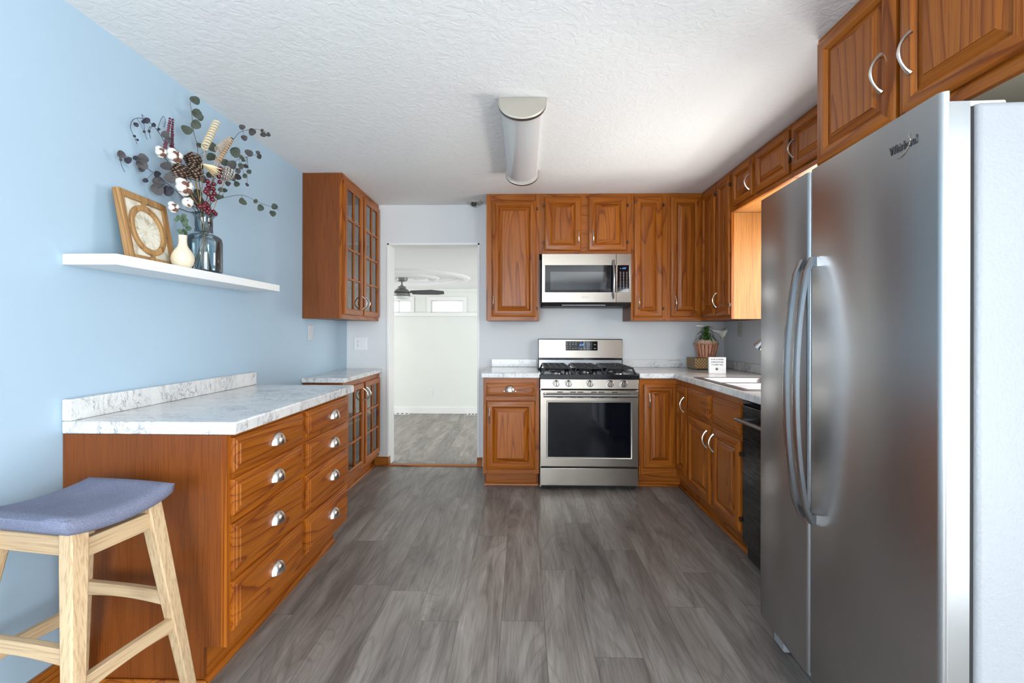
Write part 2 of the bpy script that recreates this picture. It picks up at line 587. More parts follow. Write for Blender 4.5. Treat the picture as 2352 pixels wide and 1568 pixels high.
o = cells([XL - .1, XR + .1], [YR - .15, YB + .08], [], -.05, 0, 'plank_floor', (0, 1, 2)).build('floor')
struct(o, 'grey wood plank floor')
mb = MB()
mb.box(DX0, DX1, YB + .08, YB + WT, -.05, 0, 'plank_floor')
o = struct(mb.build('floor_doorway'), 'grey plank floor in the doorway')
o = cells([FX0, FX1], [YB + WT, FY + .1], [], FZ - .05, FZ, 'plank_floor', (0, 1, 2)).build('floor_family_room')
struct(o, 'grey plank floor of the room beyond the doorway')
o = cells([XL - .1, XR + .1], [YR - .15, YB + .02], [], H, H + .08, 'ceiling_texture', (0, 1, 2)).build('ceiling')
struct(o, 'white textured ceiling')
struct(cells([YR - .15, YB], [-.05, H], [], XL - .1, XL, 'blue_paint', (1, 2, 0)).build('wall_left'), 'pale blue painted wall')
# back wall with the doorway
mb = cells([XL - .1, DX0, DX1, XR + .1], [-.05, DH, H + .02], [(1, 0)], YB, YB + WT, 'grey_paint', (0, 2, 1))
struct(mb.build('wall_back'), 'light grey wall with the doorway')
# right wall: sink window and dining window
mb = cells([YR - .15, -2.15, -.15, 2.22, 3.22, YB], [-.05, .02, 1.06, 2.0, 2.1, H], [(1, 1), (1, 2), (1, 3), (3, 2)], XR, XR + .14, 'grey_paint', (1, 2, 0))
struct(mb.build('wall_right'), 'light grey wall behind sink and refrigerator')
mb = cells([XL - .1, -1.3, .2, XR + .1], [-.05, .40, 2.1, H], [(1, 1)], YR - .12, YR, 'grey_paint', (0, 2, 1))
struct(mb.build('wall_rear'), 'grey wall behind the viewer with a window')


def window(name, axis, pos, u0, u1, v0, v1, bars=1, depth=.06, fr=.05, label=None):
    """frame, sash bars and pane in an opening; axis 0 = in an x wall, 1 = in a y wall"""
    ax = (1, 2, 0) if axis == 0 else (0, 2, 1)
    mb = MB()
    cells([u0, u0 + fr, u1 - fr, u1], [v0, v0 + fr, v1 - fr, v1], [(1, 1)], pos, pos + depth, 'white_trim', ax, mb)
    for k in range(bars):
        c = u0 + (u1 - u0) * (k + 1) / (bars + 1)
        cells([c - .025, c + .025], [v0 + fr, v1 - fr], [], pos + .01, pos + depth - .01, 'white_trim', ax, mb)
    o = struct(mb.build(name, smooth=False), label)
    g = MB()
    cells([u0 + fr, u1 - fr], [v0 + fr, v1 - fr], [], pos + depth * .5 - .002, pos + depth * .5 + .002, 'window_glass', ax, g)
    g.build('glass_pane', o, smooth=False)
    return o


window('window_1', 0, XR + .06, 2.22, 3.22, 1.06, 2.0, 0, label='white window above the sink')
window('door_1', 0, XR + .06, -2.15, -.15, .02, 2.1, 1, fr=.05, label='white sliding patio door')
window('window_2', 1, YR - .09, -1.3, .2, .40, 2.1, 1, label='white window of the rear wall')

# doorway lining
mb = MB()
mb.box(DX0 - .001, DX0 + .018, YB - .006, YB + WT + .004, .0, DH, 'white_trim')
mb.box(DX1 - .018, DX1 + .001, YB - .006, YB + WT + .004, .0, DH, 'white_trim')
mb.box(DX0 - .001, DX1 + .001, YB - .006, YB + WT + .004, DH - .018, DH, 'white_trim')
struct(mb.build('trim_1', bevel=.002), 'white painted lining of the doorway')
mb = MB()
mb.rings([[(DX0 + .018, YB + a, z), (DX1 - .018, YB + a, z)][::1] for a, z in ((-.012, .0), (-.004, .009), (.05, .011), (.06, 0))], 'oak_trim', False, False, closed=False)
mb.box(DX0 + .018, DX1 - .018, YB - .004, YB + .05, .0, .009, 'oak_trim')
struct(mb.build('trim_2'), 'wooden threshold strip in the doorway')
# baseboards
mb = MB()
mb.box(XL + .258, DX0 - .002, YB - .013, YB, 0, .085, 'oak_trim')
mb.box(DX0 - .002, DX0 + .019, YB - .014, YB + .05, 0, .085, 'oak_trim')
struct(mb.build('baseboard_back', bevel=.003), 'oak baseboard left of the doorway')
mb = MB()
mb.box(DX1 - .019, DX1 + .03, YB - .014, YB + .05, 0, .085, 'oak_trim')
struct(mb.build('baseboard_back_right', bevel=.003), 'oak baseboard return right of the doorway')
mb = MB()
mb.box(XL, XL + .013, YR, 1.558, 0, .085, 'oak_baseboard')
mb.box(XL, XL + .013, 2.69, 3.30, 0, .085, 'oak_baseboard')
struct(mb.build('baseboard_left', bevel=.003), 'oak baseboard along the blue wall')

# family room beyond the doorway
mb = cells([FX0 - .1, -3.0, -2.175, -1.78, -1.15, -.6, .1, FX1 + .1], [FZ - .05, 1.598, 1.84, FH], [(1, 1), (3, 1), (5, 1)], FY, FY + .14, 'family_paint', (0, 2, 1))
struct(mb.build('wall_family_back'), 'pale wall of the room beyond the doorway')
mb = cells([YB + WT, 5.8, 8.0, FY], [FZ - .05, .1, 1.9, FH], [(1, 1)], FX0 - .1, FX0, 'family_paint', (1, 2, 0))
struct(mb.build('wall_family_left'), 'pale side wall of the room beyond')
mb = cells([YB + WT, 5.8, 8.0, FY], [FZ - .05, FZ, 1.8, FH], [(1, 1)], FX1, FX1 + .1, 'family_paint', (1, 2, 0))
struct(mb.build('wall_family_right'), 'pale wall opposite in the room beyond')
mb = MB()
mb.box(FX0, XL - .1, YB + .06, YB + WT, FZ, FH, 'family_paint')
mb.box(XR + .1, FX1, YB + .06, YB + WT, FZ, FH, 'family_paint')
struct(mb.build('wall_family_front'), 'pale wall beside the doorway seen from beyond')
o = cells([FX0 - .1, FX1 + .1], [YB + WT + .001, FY + .1], [], FH, FH + .06, 'family_ceiling_texture', (0, 1, 2)).build('ceiling_family_room')
struct(o, 'white textured ceiling of the room beyond')
mb = MB()
FANX, FANY = -1.859, 7.05
for r0, r1, hh in ((.17, .27, .022), (.40, .58, .036), (.86, 1.06, .030)):
    mb.lathe([(r0, FH + .002), (r0 + .015, FH - hh * .7), ((r0 + r1) / 2, FH - hh), (r1 - .02, FH - hh * .6), (r1, FH + .002)], 'family_ceiling_texture', 72, (FANX, FANY, 0), cap0=False, cap1=False)
struct(mb.build('trim_3', sharp=1.2), 'round swirled plaster rings on the ceiling around the fan')
mb = MB()
mb.box(FX0, FX1, FY - .045, FY, 1.53, 1.60, 'white_trim')
struct(mb.build('trim_4', bevel=.004), 'pale ledge running under the small high windows')
mb = MB()
mb.box(FX0, FX1, FY - .03, FY, 2.0, FH, 'family_paint')
struct(mb.build('trim_5', bevel=.004), 'pale band along the top of the far wall')
mb = MB()
mb.box(FX0, FX1, FY - .018, FY, FZ, FZ + .13, 'white_trim')
struct(mb.build('baseboard_family', bevel=.006), 'white baseboard of the room beyond')
mb = MB()
mb.box(DX0 - .3, DX1 + .3, YB + WT, YB + WT + .28, FZ, -.185, 'plank_floor')
struct(mb.build('floor_step'), 'step down behind the doorway')
for i, (a, b2) in enumerate(((-3.0, -2.175), (-1.78, -1.15), (-.6, .1))):
    mb = MB()
    e = .07
    cells([a - e, a, b2, b2 + e], [1.598, 1.84, 1.84 + e], [(1, 0)], FY - .02, FY, 'white_trim', (0, 2, 1), mb)
    o = struct(mb.build('window_%d' % (i + 3), smooth=False), 'small high window over the ledge')
    g = MB()
    g.box(a, b2, FY + .06, FY + .066, 1.598, 1.84, 'window_glass')
    g.build('glass_pane', o, smooth=False)
    f = MB()
    cells([a, a + .02, b2 - .02, b2], [1.598, 1.618, 1.82, 1.84], [(1, 1)], FY + .05, FY + .08, 'white_trim', (0, 2, 1), f)
    if i != 1:
        f.box((a + b2) / 2 - .012 + (.17 if i == 0 else 0), (a + b2) / 2 + .012 + (.17 if i == 0 else 0), FY + .05, FY + .08, 1.61, 1.83, 'white_trim')
    f.build('window_frame', o, smooth=False)


# ------------------------------------------------------------------ cabinet kit (local x along the face, -y outward, z up)
def rect(u0, u1, v0, v1, ins, w):
    return [(u0 + ins, -w, v0 + ins), (u1 - ins, -w, v0 + ins), (u1 - ins, -w, v1 - ins), (u0 + ins, -w, v1 - ins)]


def loft_rect(mb, u0, u1, v0, v1, prof, mz, mx, cap=None):
    for (i0, w0), (i1, w1) in zip(prof, prof[1:]):
        a, b_ = rect(u0, u1, v0, v1, i0, w0), rect(u0, u1, v0, v1, i1, w1)
        for k in range(4):
            j = (k + 1) % 4
            mb.face([a[k], a[j], b_[j], b_[k]], mx if k in (0, 2) else mz)
    if cap:
        mb.face(rect(u0, u1, v0, v1, *prof[-1]), cap)


def bow_pull(mb, u, v, w, L=.105, vertical=True, rise=.028, mat='nickel'):
    pts, rad = [], []
    n = 12
    for i in range(n + 1):
        t = i / n
        s = (t - .5) * L
        d = rise * (math.sin(PI * t) ** .75) if 0 < t < 1 else 0
        r = .0062 - .0026 * math.sin(PI * t) + (.0022 if i in (0, n) else 0)
        r = r + .0018 * math.exp(-((t - .5) / .16) ** 2)
        pts.append((u, -w - d - .001, v + s) if vertical else (u + s, -w - d - .001, v))
        rad.append(r)
    mb.tube(pts, rad, mat, 8)


def cup_pull(mb, u, v, w, R=.041, mat='nickel'):
    """half-dome bin pull, open below"""
    n, k = 14, 6
    rings = []
    for a in range(k + 1):
        ph = (PI / 2) * a / k
        ring = []
        for i in range(n + 1):
            th = PI * i / n
            ring.append((u + R * math.cos(th) * math.cos(ph), -w - .028 * math.sin(ph) - .001, v - .018 + .047 * math.sin(th) * math.cos(ph) ** .8))
        rings.append(ring)
    mb.rings(rings, mat, False, False, closed=False)
    mb.box(u - R - .006, u + R + .006, -w - .003, -w - .0005, v - .019, v - .013, mat)


DOORP = [(0, 0), (0, .011), (.003, .015), (.007, .017), (.012, .0195), (.046, .0195), (.050, .016), (.055, .012), (.058, .008)]


def add_door(root, u0, u1, v0, v1, handle=None, hinge=None, panel=True, frame=.058, label=None, mat=('oak_z', 'oak_x'), rise=.028, hl=.105):
    k = frame / .058
    mb = MB()
    prof = [(i * (k if i > .02 else 1), w) for i, w in DOORP]
    loft_rect(mb, u0, u1, v0, v1, prof, mat[0], mat[1])
    d = mb.build('door', root, sharp=.5)
    if label:
        d['label'] = label
    if panel:
        f = prof[-1][0] - .001
        pm = MB()
        g = min(.030, (u1 - u0 - 2 * f) * .22)
        loft_rect(pm, u0, u1, v0, v1, [(f, .006), (f + .004, .0085), (f + g, .0155), (f + g + .0015, .0185)], mat[0], mat[1], mat[0])
        pm.build('raised_panel', d, sharp=.35)
    if handle:
        hm = MB()
        bow_pull(hm, handle[0], handle[1], .0195, vertical=True, rise=rise, L=hl)
        hm.build('handle', d)
    if hinge is not None:
        for v in (v0 + .07, v1 - .07):
            h = MB()
            h.box(hinge - .006, hinge + .006, -.017, -.002, v - .012, v + .012, 'hinge_brown')
            h.build('hinge', d)
    return d


def add_drawer(root, u0, u1, v0, v1, pull=None):
    mb = MB()
    loft_rect(mb, u0, u1, v0, v1, [(0, 0), (0, .010), (.004, .0135), (.010, .0145), (.013, .018), (.017, .0195), (.024, .0195), (.027, .0225)], 'oak_x', 'oak_x', 'oak_x')
    d = mb.build('drawer', root, sharp=.4)
    if pull:
        hm = MB()
        cup_pull(hm, pull[0], pull[1], .0225)
        hm.build('cup_pull', d, sharp=1.2)
    return d


def carcass(root, w, z0, z1, dep, toe=0.0, rec=.075, sides='oak_veneer', open_front=None, mould=True, near='oak_veneer', far='oak_veneer', stile=.04, lid=True, under=None):
    """sides, back, top, bottom, face frame and recessed toe board"""
    mb = MB()
    zb = z0 + toe
    t = .016
    mb.box(0, t, .019, dep, zb, z1, near)
    mb.box(w - t, w, .019, dep, zb, z1, far)
    mb.box(t, w - t, dep - .008, dep, zb, z1, sides)
    mb.box(t, w - t, .019, dep - .008, zb, zb + t, under or sides)
    if lid:
        mb.box(t, w - t, .019, dep - .008, z1 - t, z1, sides)
    if toe:
        mb.box(0, t, rec, dep, z0, zb, near)
        mb.box(w - t, w, rec, dep, z0, zb, far)
        mb.box(t, w - t, rec, rec + .016, z0, zb, 'oak_x')
    if open_front:
        u0, u1, v0, v1 = open_front
        mb.box(0, u0, 0, .019, zb, z1, 'oak_z')
        mb.box(u1, w, 0, .019, zb, z1, 'oak_z')
        mb.box(u0, u1, 0, .019, zb, v0, 'oak_x')
        mb.box(u0, u1, 0, .019, v1, z1, 'oak_x')
    else:
        mb.box(0, stile, 0, .019, zb, z1, 'oak_z')
        mb.box(w - stile, w, 0, .019, zb, z1, 'oak_z')
        mb.box(stile, w - stile, 0, .019, zb, z1, 'oak_x')
    o = mb.build('body', root, smooth=False)
    if toe and mould:
        q = MB()
        pr = [(0, 0), (-.014, 0), (-.014, .008), (-.010, .015), (-.004, .019), (0, .020)]
        q.rings([[(x, rec + a - .0005, z0 + b_) for a, b_ in pr] for x in (0, w)], 'oak_x')
        q.build('toe_moulding', root)
    return o


# back wall cabinets ------------------------------------------------
UY = 3.843
UD = YB - UY - .003
r = thing('wall_cabinet', 'tall single-door oak wall cabinet between the doorway and the microwave', 'cabinet', (-.3016, UY, 0), 0, 'oak wall cabinets')
carcass(r, .443, 1.320, H - .002, UD)
add_door(r, .046, .417, 1.352, 2.323, (.062, 1.468), .425)
r = thing('wall_cabinet', 'short two-door oak wall cabinet directly above the microwave', 'cabinet', (.1425, UY, 0), 0, 'oak wall cabinets')
carcass(r, .7615, 1.876, H - .002, UD)
add_door(r, .042, .347, 1.902, 2.350, (.323, 2.012), .034)
add_door(r, .407, .724, 1.902, 2.350, (.444, 2.012), .732)
r = thing('wall_cabinet', 'narrow oak wall cabinet just right of the microwave', 'cabinet', (.905, UY, 0), 0, 'oak wall cabinets')
carcass(r, .299, 1.320, H - .002, UD)
add_door(r, .024, .258, 1.352, 2.350, (.060, 1.472), .266)
# corner wall cabinet, L-shaped, two hinged leaves
XU = 1.4888
r = thing('corner_wall_cabinet', 'L-shaped oak wall cabinet filling the corner above the potted lily', 'cabinet', (1.2045, UY, 0), 0, 'oak wall cabinets')
cw = XU - 1.2045
mb = MB()
mb.box(0, XR - 1.2045 - .003, .019, YB - UY - .003, 1.320, H - .002, 'oak_veneer')
mb.box(cw + .019, XR - 1.2045 - .003, 3.548 - UY, .019, 1.320, H - .002, 'oak_veneer')
mb.box(0, .022, 0, .019, 1.320, H - .002, 'oak_z')
mb.box(.022, cw + .019, 0, .019, 1.320, H - .002, 'oak_x')
mb.box(cw, cw + .019, 3.548 - UY, 0, 1.320, H - .002, 'oak_z')
mb.build('body', r, smooth=False)
add_door(r, .026, cw - .002, 1.352, 2.350, (.062, 1.468))


def side_leaf(root, name_root_xy, Y0, Y1, v0, v1, **kw):
    """door leaf on a face that looks towards -X, hung on a root that is not turned"""
    before = set(bpy.data.objects)
    add_door(root, 0, Y0 - Y1, v0, v1, **kw)
    for o in set(bpy.data.objects) - before:
        if o.parent == root:
            o.location = (name_root_xy[0], name_root_xy[1], 0)
            o.rotation_euler = (0, 0, -PI / 2)


side_leaf(r, (cw, 3.820 - UY), 3.820, 3.556, 1.352, 2.350, hinge=.262)

# right wall cabinets (faces look towards -X; local x runs towards the viewer)
DRR = XR - XU - .003
r = thing('wall_cabinet', 'very narrow tall oak wall cabinet whose bright side faces the sink window', 'cabinet', (XU, 3.547, 0), -PI / 2, 'oak wall cabinets')
carcass(r, 3.547 - 3.302, 1.320, H - .002, DRR, far='lit_oak_veneer', stile=.02)
add_door(r, .018, .232, 1.352, 2.350, (.040, 1.468), .238)
r = thing('wall_cabinet', 'low oak cabinet over the sink window nearest the corner, with two small doors', 'cabinet', (XU, 3.301, 0), -PI / 2, 'oak wall cabinets')
carcass(r, 3.301 - 2.567, 2.077, H - .002, DRR, sides='lit_oak_veneer')
add_door(r, .040, .316, 2.108, 2.350, (.290, 2.20), None, frame=.046, hl=.095)
add_door(r, .360, .718, 2.108, 2.350, None, .726, frame=.046)
r = thing('wall_cabinet', 'low oak cabinet over the sink window next to the refrigerator', 'cabinet', (XU, 2.566, 0), -PI / 2, 'oak wall cabinets')
carcass(r, 2.566 - 1.851, 2.077, H - .002, DRR, sides='lit_oak_veneer')
add_door(r, .016, .352, 2.108, 2.350, (.044, 2.22), None, frame=.046, hl=.095)
add_door(r, .372, .700, 2.108, 2.350, None, None, frame=.046)
# over the refrigerator
XO = 1.1711
r = thing('wall_cabinet', 'deep two-door oak cabinet hung over the refrigerator', 'cabinet', (XO, 1.8443, 0), -PI / 2, 'oak wall cabinets')
carcass(r, .80, 1.842, H - .002, XR - XO - .003, under='underside_board')
add_door(r, .014, .392, 1.878, 2.355, (.345, 2.055), None, hl=.12, rise=.034)
add_door(r, .408, .786, 1.878, 2.355, (.455, 2.055), None, hl=.12, rise=.034)

# base cabinets on the back wall
BY = 3.551
BH = .8685
r = thing('base_cabinet', 'oak base cabinet with one drawer and one door left of the range', 'cabinet', (-.300, BY, 0), 0, 'oak base cabinets')
carcass(r, .432, 0, BH, YB - BY - .003, toe=.13, rec=.125)
add_drawer(r, .022, .402, .728, .829, (.207, .785))
add_door(r, .022, .402, .163, .695, (.051, .577), None)
r = thing('corner_base_cabinet', 'L-shaped oak base cabinet in the corner right of the range', 'cabinet', (.9005, BY, 0), 0, 'oak base cabinets')
xb = 1.187 - .9005
Y1 = 3.296
mb = MB()
mb.box(0, XR - .9005 - .003, .019, YB - BY - .003, .13, BH, 'oak_veneer')
mb.box(xb + .019, XR - .9005 - .003, Y1 - BY, .019, .13, BH, 'oak_veneer')
mb.box(0, .028, 0, .019, .13, BH, 'oak_z')
mb.box(.028, xb + .019, 0, .019, .13, BH, 'oak_x')
mb.box(xb, xb + .019, Y1 - BY, 0, .13, BH, 'oak_z')
mb.box(0, xb + .07, .125, .141, 0, .13, 'oak_x')
mb.box(xb + .07, xb + .086, Y1 - BY, .141, 0, .13, 'oak_x')
mb.build('body', r, smooth=False)
mb = MB()
mb.box(0, xb + .056, .111, .1245, 0, .018, 'oak_x')
mb.box(xb + .056, xb + .0695, Y1 - BY, .1245, 0, .018, 'oak_x')
mb.build('toe_moulding', r, bevel=.005)
add_door(r, .030, xb - .003, .184, .826, (.072, .702))
side_leaf(r, (xb, 3.528 - BY), 3.528, 3.305, .184, .826, handle=(.190, .702))

XB = 1.187
r = thing('sink_base_cabinet', 'oak sink base cabinet with two worn doors under the sink', 'cabinet', (XB, 3.295, 0), -PI / 2, 'oak base cabinets')
carcass(r, 3.295 - 2.492, 0, BH, XR - XB - .003, toe=.13, rec=.070, lid=False)
add_drawer(r, .018, .400, .665, .832)
add_drawer(r, .440, .796, .665, .832)
add_door(r, .018, .400, .150, .640, (.368, .55), None)
add_door(r, .440, .796, .150, .640, (.470, .55), .800)

# left drawer cabinet
XLF = -1.0204
r = thing('drawer_cabinet', 'long oak cabinet of eight drawers against the blue wall', 'cabinet', (XLF, 1.566, 0), PI / 2, 'oak base cabinets')
wL = 2.655 - 1.566
carcass(r, wL, 0, .8645, XLF - XL - .003, toe=.13, rec=.080)
rows = ((.728, .851), (.579, .705), (.380, .549), (.175, .346))
for u0, u1, hu in ((.018, .521, .284), (.559, 1.064, .848)):
    for v0, v1 in rows:
        add_drawer(r, u0, u1, v0, v1, (hu, (v0 + v1) / 2 - .004 if v1 > .6 else v1 - .083))
mb = MB()
mb.box(-.0145, -.0005, .066, XLF - XL - .016, 0, .02, 'oak_x')
mb.build('end_moulding', r, bevel=.006)


def glass_door(root, u0, u1, v0, v1, nrow, hx, hz):
    fr = .045
    mb = MB()
    loft_rect(mb, u0, u1, v0, v1, [(0, 0), (0, .015), (.004, .019), (fr - .006, .019), (fr, .014), (fr, 0), (0, 0)], 'oak_z', 'oak_x')
    d = mb.build('door', root, sharp=.5)
    m2 = MB()
    c = (u0 + u1) / 2
    m2.box(c - .008, c + .008, -.016, -.003, v0 + fr, v1 - fr, 'oak_z')
    for k in range(1, nrow):
        v = v0 + fr + (v1 - v0 - 2 * fr) * k / nrow
        m2.box(u0 + fr, u1 - fr, -.0165, -.0025, v - .008, v + .008, 'oak_x')
    m2.build('muntin', d, bevel=.003)
    g = MB()
    g.face([(u0 + fr, -.006, v0 + fr), (u1 - fr, -.006, v0 + fr), (u1 - fr, -.006, v1 - fr), (u0 + fr, -.006, v1 - fr)], 'cabinet_glass')
    g.build('glass_pane', d, smooth=False)
    h = MB()
    bow_pull(h, hx, hz, .019, L=.095, rise=.036)
    h.build('handle', d)
    return d


XGU = -1.3116
r = thing('glass_wall_cabinet', 'oak wall cabinet with two glazed doors beside the doorway', 'cabinet', (XGU, 3.309, 0), PI / 2, 'glazed oak cabinets')
wg = YB - .003 - 3.309
dg = XGU - XL - .003
carcass(r, wg, 1.320, H - .002, dg, open_front=(.05, wg - .04, 1.37, 2.33))
glass_door(r, .022, .395, 1.352, 2.330, 4, .375, 1.455)
glass_door(r, .432, .822, 1.352, 2.330, 4, .452, 1.455)
for z in (1.62, 1.86, 2.10):
    mb = MB()
    mb.box(.018, wg - .018, .03, dg - .01, z, z + .016, 'lit_oak_veneer')
    mb.build('shelf', r, smooth=False)
XGL = -1.303
r = thing('glass_base_cabinet', 'shallow oak base cabinet with two glazed doors beside the doorway', 'cabinet', (XGL, 3.312, 0), PI / 2, 'glazed oak cabinets')
wg = YB - .003 - 3.312
dg = XGL - XL - .003
carcass(r, wg, 0, .851, dg, toe=.10, rec=.045, open_front=(.05, wg - .04, .16, .80))
glass_door(r, .022, .395, .140, .810, 3, .375, .715)
glass_door(r, .432, .820, .140, .810, 3, .452, .715)
mb = MB()
mb.box(.018, wg - .018, .03, dg - .01, .50, .516, 'lit_oak_veneer')
mb.build('shelf', r, smooth=False)

# ------------------------------------------------------------------ countertops
def counter(name, label, mb, splash=None, bevel=.006):
    r = thing(name, label, 'countertop')
    mb.build('worktop', r, bevel=bevel)
    if splash is not None:
        splash.build('backsplash', r, bevel=.003)
    return r


ZC = .9095
s = MB()
s.box(-.277, .134, YB - .022, YB - .002, ZC + .0005, .980, 'marble_laminate')
counter('countertop', 'short marble-look countertop between the doorway and the range', cells([-.315, .134], [3.526, YB - .002], [], BH + .001, ZC, 'marble_laminate', (0, 1, 2)), s)
SX0, SX1, SY0, SY1 = 1.215, 1.655, 2.515, 3.195
xs = [.898, 1.162, SX0, SX1, XR - .002]
ys = [1.885, SY0, SY1, 3.526, YB - .002]
mb = cells(xs, ys, [(0, 0), (0, 1), (0, 2), (2, 1)], BH + .001, ZC, 'marble_laminate', (0, 1, 2))
s = MB()
s.box(.900, XR - .003, YB - .022, YB - .002, ZC + .0005, .980, 'marble_laminate')
s.box(XR - .022, XR - .002, 1.886, YB - .0225, ZC + .0005, .980, 'marble_laminate')
counter('countertop', 'L-shaped marble-look countertop around the sink corner', mb, s)
s = MB()
s.box(XL + .001, XL + .034, 1.562, 2.681, ZC + .0005, .985, 'marble_laminate')
counter('countertop', 'broad marble-look countertop on the drawer cabinet by the blue wall', cells([XL + .001, -.9877], [1.5604, 2.681], [], .8655, ZC, 'marble_laminate', (0, 1, 2)), s)
counter('countertop', 'narrow marble-look countertop on the glazed base cabinet', cells([XL + .001, -1.2773], [3.2906, YB - .001], [], .852, .8864, 'marble_laminate', (0, 1, 2)))

# ------------------------------------------------------------------ range
r = thing('gas_range', 'stainless gas range with five front knobs and black oven window', 'range', (.518, 3.55, 0))
hw = .3785
mb = MB()
mb.box(-hw, hw, .022, .598, .025, .860, 'stainless')
mb.box(-hw + .01, hw - .01, .012, .022, .025, .860, 'dark_gap')
for sx in (-1, 1):
    for yy in (.07, .55):
        mb.lathe([(.016, 0), (.016, .026)], 'black_plastic', 12, (sx * .33, yy, 0))
mb.build('body', r, smooth=False)
mb = MB()
mb.box(-hw, hw, -.002, .012, .040, .176, 'stainless')
mb.build('storage_drawer', r, bevel=.004)
mb = MB()
cells([-hw, -.325, .322, hw], [.188, .256, .690, .778], [(1, 1)], -.004, .012, 'stainless', (0, 2, 1), mb)
d = mb.build('oven_door', r, bevel=.004)
mb = MB()
cells([-.325, -.319, .316, .322], [.256, .262, .684, .690], [(1, 1)], -.006, .012, 'stainless', (0, 2, 1), mb)
mb.build('window_trim', d, smooth=False)
mb = MB()
mb.box(-.319, .316, -.001, .008, .262, .684, 'oven_glass')
mb.build('oven_window', d, smooth=False)
mb = MB()
mb.tube([(-.356, -.058, .741), (.356, -.058, .741)], .0125, 'handle_steel', 16)
for sx in (-.335, .335):
    mb.tube([(sx, -.058, .741), (sx, -.003, .741)], .009, 'handle_steel', 10)
mb.build('handle', d)
for x in (-.225, -.125, -.068, .035, .092, .195):
    for z in (.762, .722):
        mb = MB()
        mb.box(x - .022, x + .022, -.0055, -.003, z - .003, z + .003, 'dark_gap')
        mb.build('vent_slot', d, smooth=False)
mb = MB()
mb.rings([[(x, -.012, .787), (x, -.002, .862), (x, .022, .862), (x, .022, .787)] for x in (-hw, hw)], 'stainless')
cp = mb.build('control_panel', r, bevel=.003)
for x in (-.256, -.162, .002, .159, .262):
    mb = MB()
    z, y = .829, -.0078
    mb.lathe([(.0275, 0), (.0275, -.008), (.0245, -.012)], 'chrome', 28, (x, y, z), 'y')
    mb.lathe([(.0215, -.012), (.0205, -.034), (.018, -.037)], 'stainless', 28, (x, y, z), 'y')
    mb.box(x - .0025, x + .0025, y - .0385, y - .034, z - .018, z + .020, 'black_plastic')
    mb.box(x - .006, x + .006, y - .0125, y - .009, z + .021, z + .0262, 'black_plastic')
    mb.build('knob', cp)
mb = MB()
mb.box(-hw - .002, hw + .002, -.014, .548, .8625, .889, 'black_enamel')
prof = [(-.014, .889), (-.014, .896), (-.010, .900), (.0, .898), (.012, .892), (.012, .889)]
mb.rings([[(x, a, z) for a, z in prof] for x in (-hw - .002, hw + .002)], 'black_enamel')
mb.build('cooktop', r, bevel=.003)
burners = ((-.245, .15, .040), (-.245, .40, .034), (0, .275, .045), (.245, .15, .036), (.245, .40, .044))
for x, y, rad in burners:
    mb = MB()
    mb.lathe([(rad + .014, .8893), (rad + .012, .897), (rad, .901)], 'handle_steel', 28, (x, y, 0))
    mb.lathe([(rad, .901), (rad, .910), (rad - .005, .914), (0.001, .915)], 'cast_iron', 28, (x, y, 0))
    mb.build('burner', r)
for x0, x1 in ((-.360, -.125), (-.117, .117), (.125, .360)):
    mb = MB()
    t = .0065
    zt = .944
    y0, y1 = .018, .530
    # sloping outer frame: feet at the corners, flat top inset
    ii = .035
    for (a, b_) in (((x0, y0), (x1, y0)), ((x0, y1), (x1, y1)), ((x0, y0), (x0, y1)), ((x1, y0), (x1, y1))):
        ax, ay = a
        bx, by = b_
        pts = [(ax, ay, .8925), (ax + (ii if ax == x0 else -ii) * .6, ay + (ii * .3 if ay == y0 else -ii * .3), zt), (bx + (ii if bx == x0 else -ii) * .6, by + (ii * .3 if by == y0 else -ii * .3), zt), (bx, by, .8925)]
        mb.tube(pts, t * 1.25, 'cast_iron', 6)
    xm = (x0 + x1) / 2
    for yy in (.15, .275, .40):
        mb.box(x0 + ii * .6, x1 - ii * .6, yy - t * .8, yy + t * .8, zt - .010, zt + t, 'cast_iron')
    for xx in (xm - .05, xm, xm + .05):
        mb.box(xx - t * .7, xx + t * .7, y0 + .012, y1 - .012, zt - .010, zt + t, 'cast_iron')
    mb.build('grate', r, bevel=.002)
mb = MB()
mb.box(-hw + .004, hw - .004, .552, .596, .862, 1.163, 'black_enamel')
bg = mb.build('back_guard', r, bevel=.003)
mb = MB()
mb.rings([[(x, .530, .995), (x, .544, 1.158), (x, .552, 1.158), (x, .552, .995)] for x in (-hw + .008, hw - .008)], 'stainless')
mb.build('guard_panel', bg, bevel=.002)
mb = MB()
mb.box(-hw + .012, hw - .012, .545, .552, .905, .976, 'fridge_steel')
mb.build('lower_panel', bg, smooth=False)
dl = .5335
mb = MB()
mb.box(-.132, .150, dl - .0045, dl + .012, 1.062, 1.143, 'black_glass')
dp = mb.build('display', bg, smooth=False)
text_part('6:27', .022, 'blue_led', dp, 'clock_digits', (.010, dl - .0052, 1.104))
mb = MB()
for row, z in enumerate((1.128, 1.113, 1.098, 1.080)):
    for k in range(4 if row < 3 else 7):
        x = -.118 + k * .026
        if row == 2 and k > 1:
            continue
        mb.box(x - .008, x + .006, dl - .0052, dl - .0042, z - .0016, z + .0016, 'print_grey')
    for k in range(3):
        x = .056 + k * .021
        mb.box(x - .002, x + .002, dl - .0052, dl - .0042, z - .002, z + .002, 'print_grey')
    if row in (1, 3):
        mb.box(.118, .136, dl - .0052, dl - .0042, z - .002, z + .002, 'print_grey')
mb.build('key_print', dp, smooth=False)

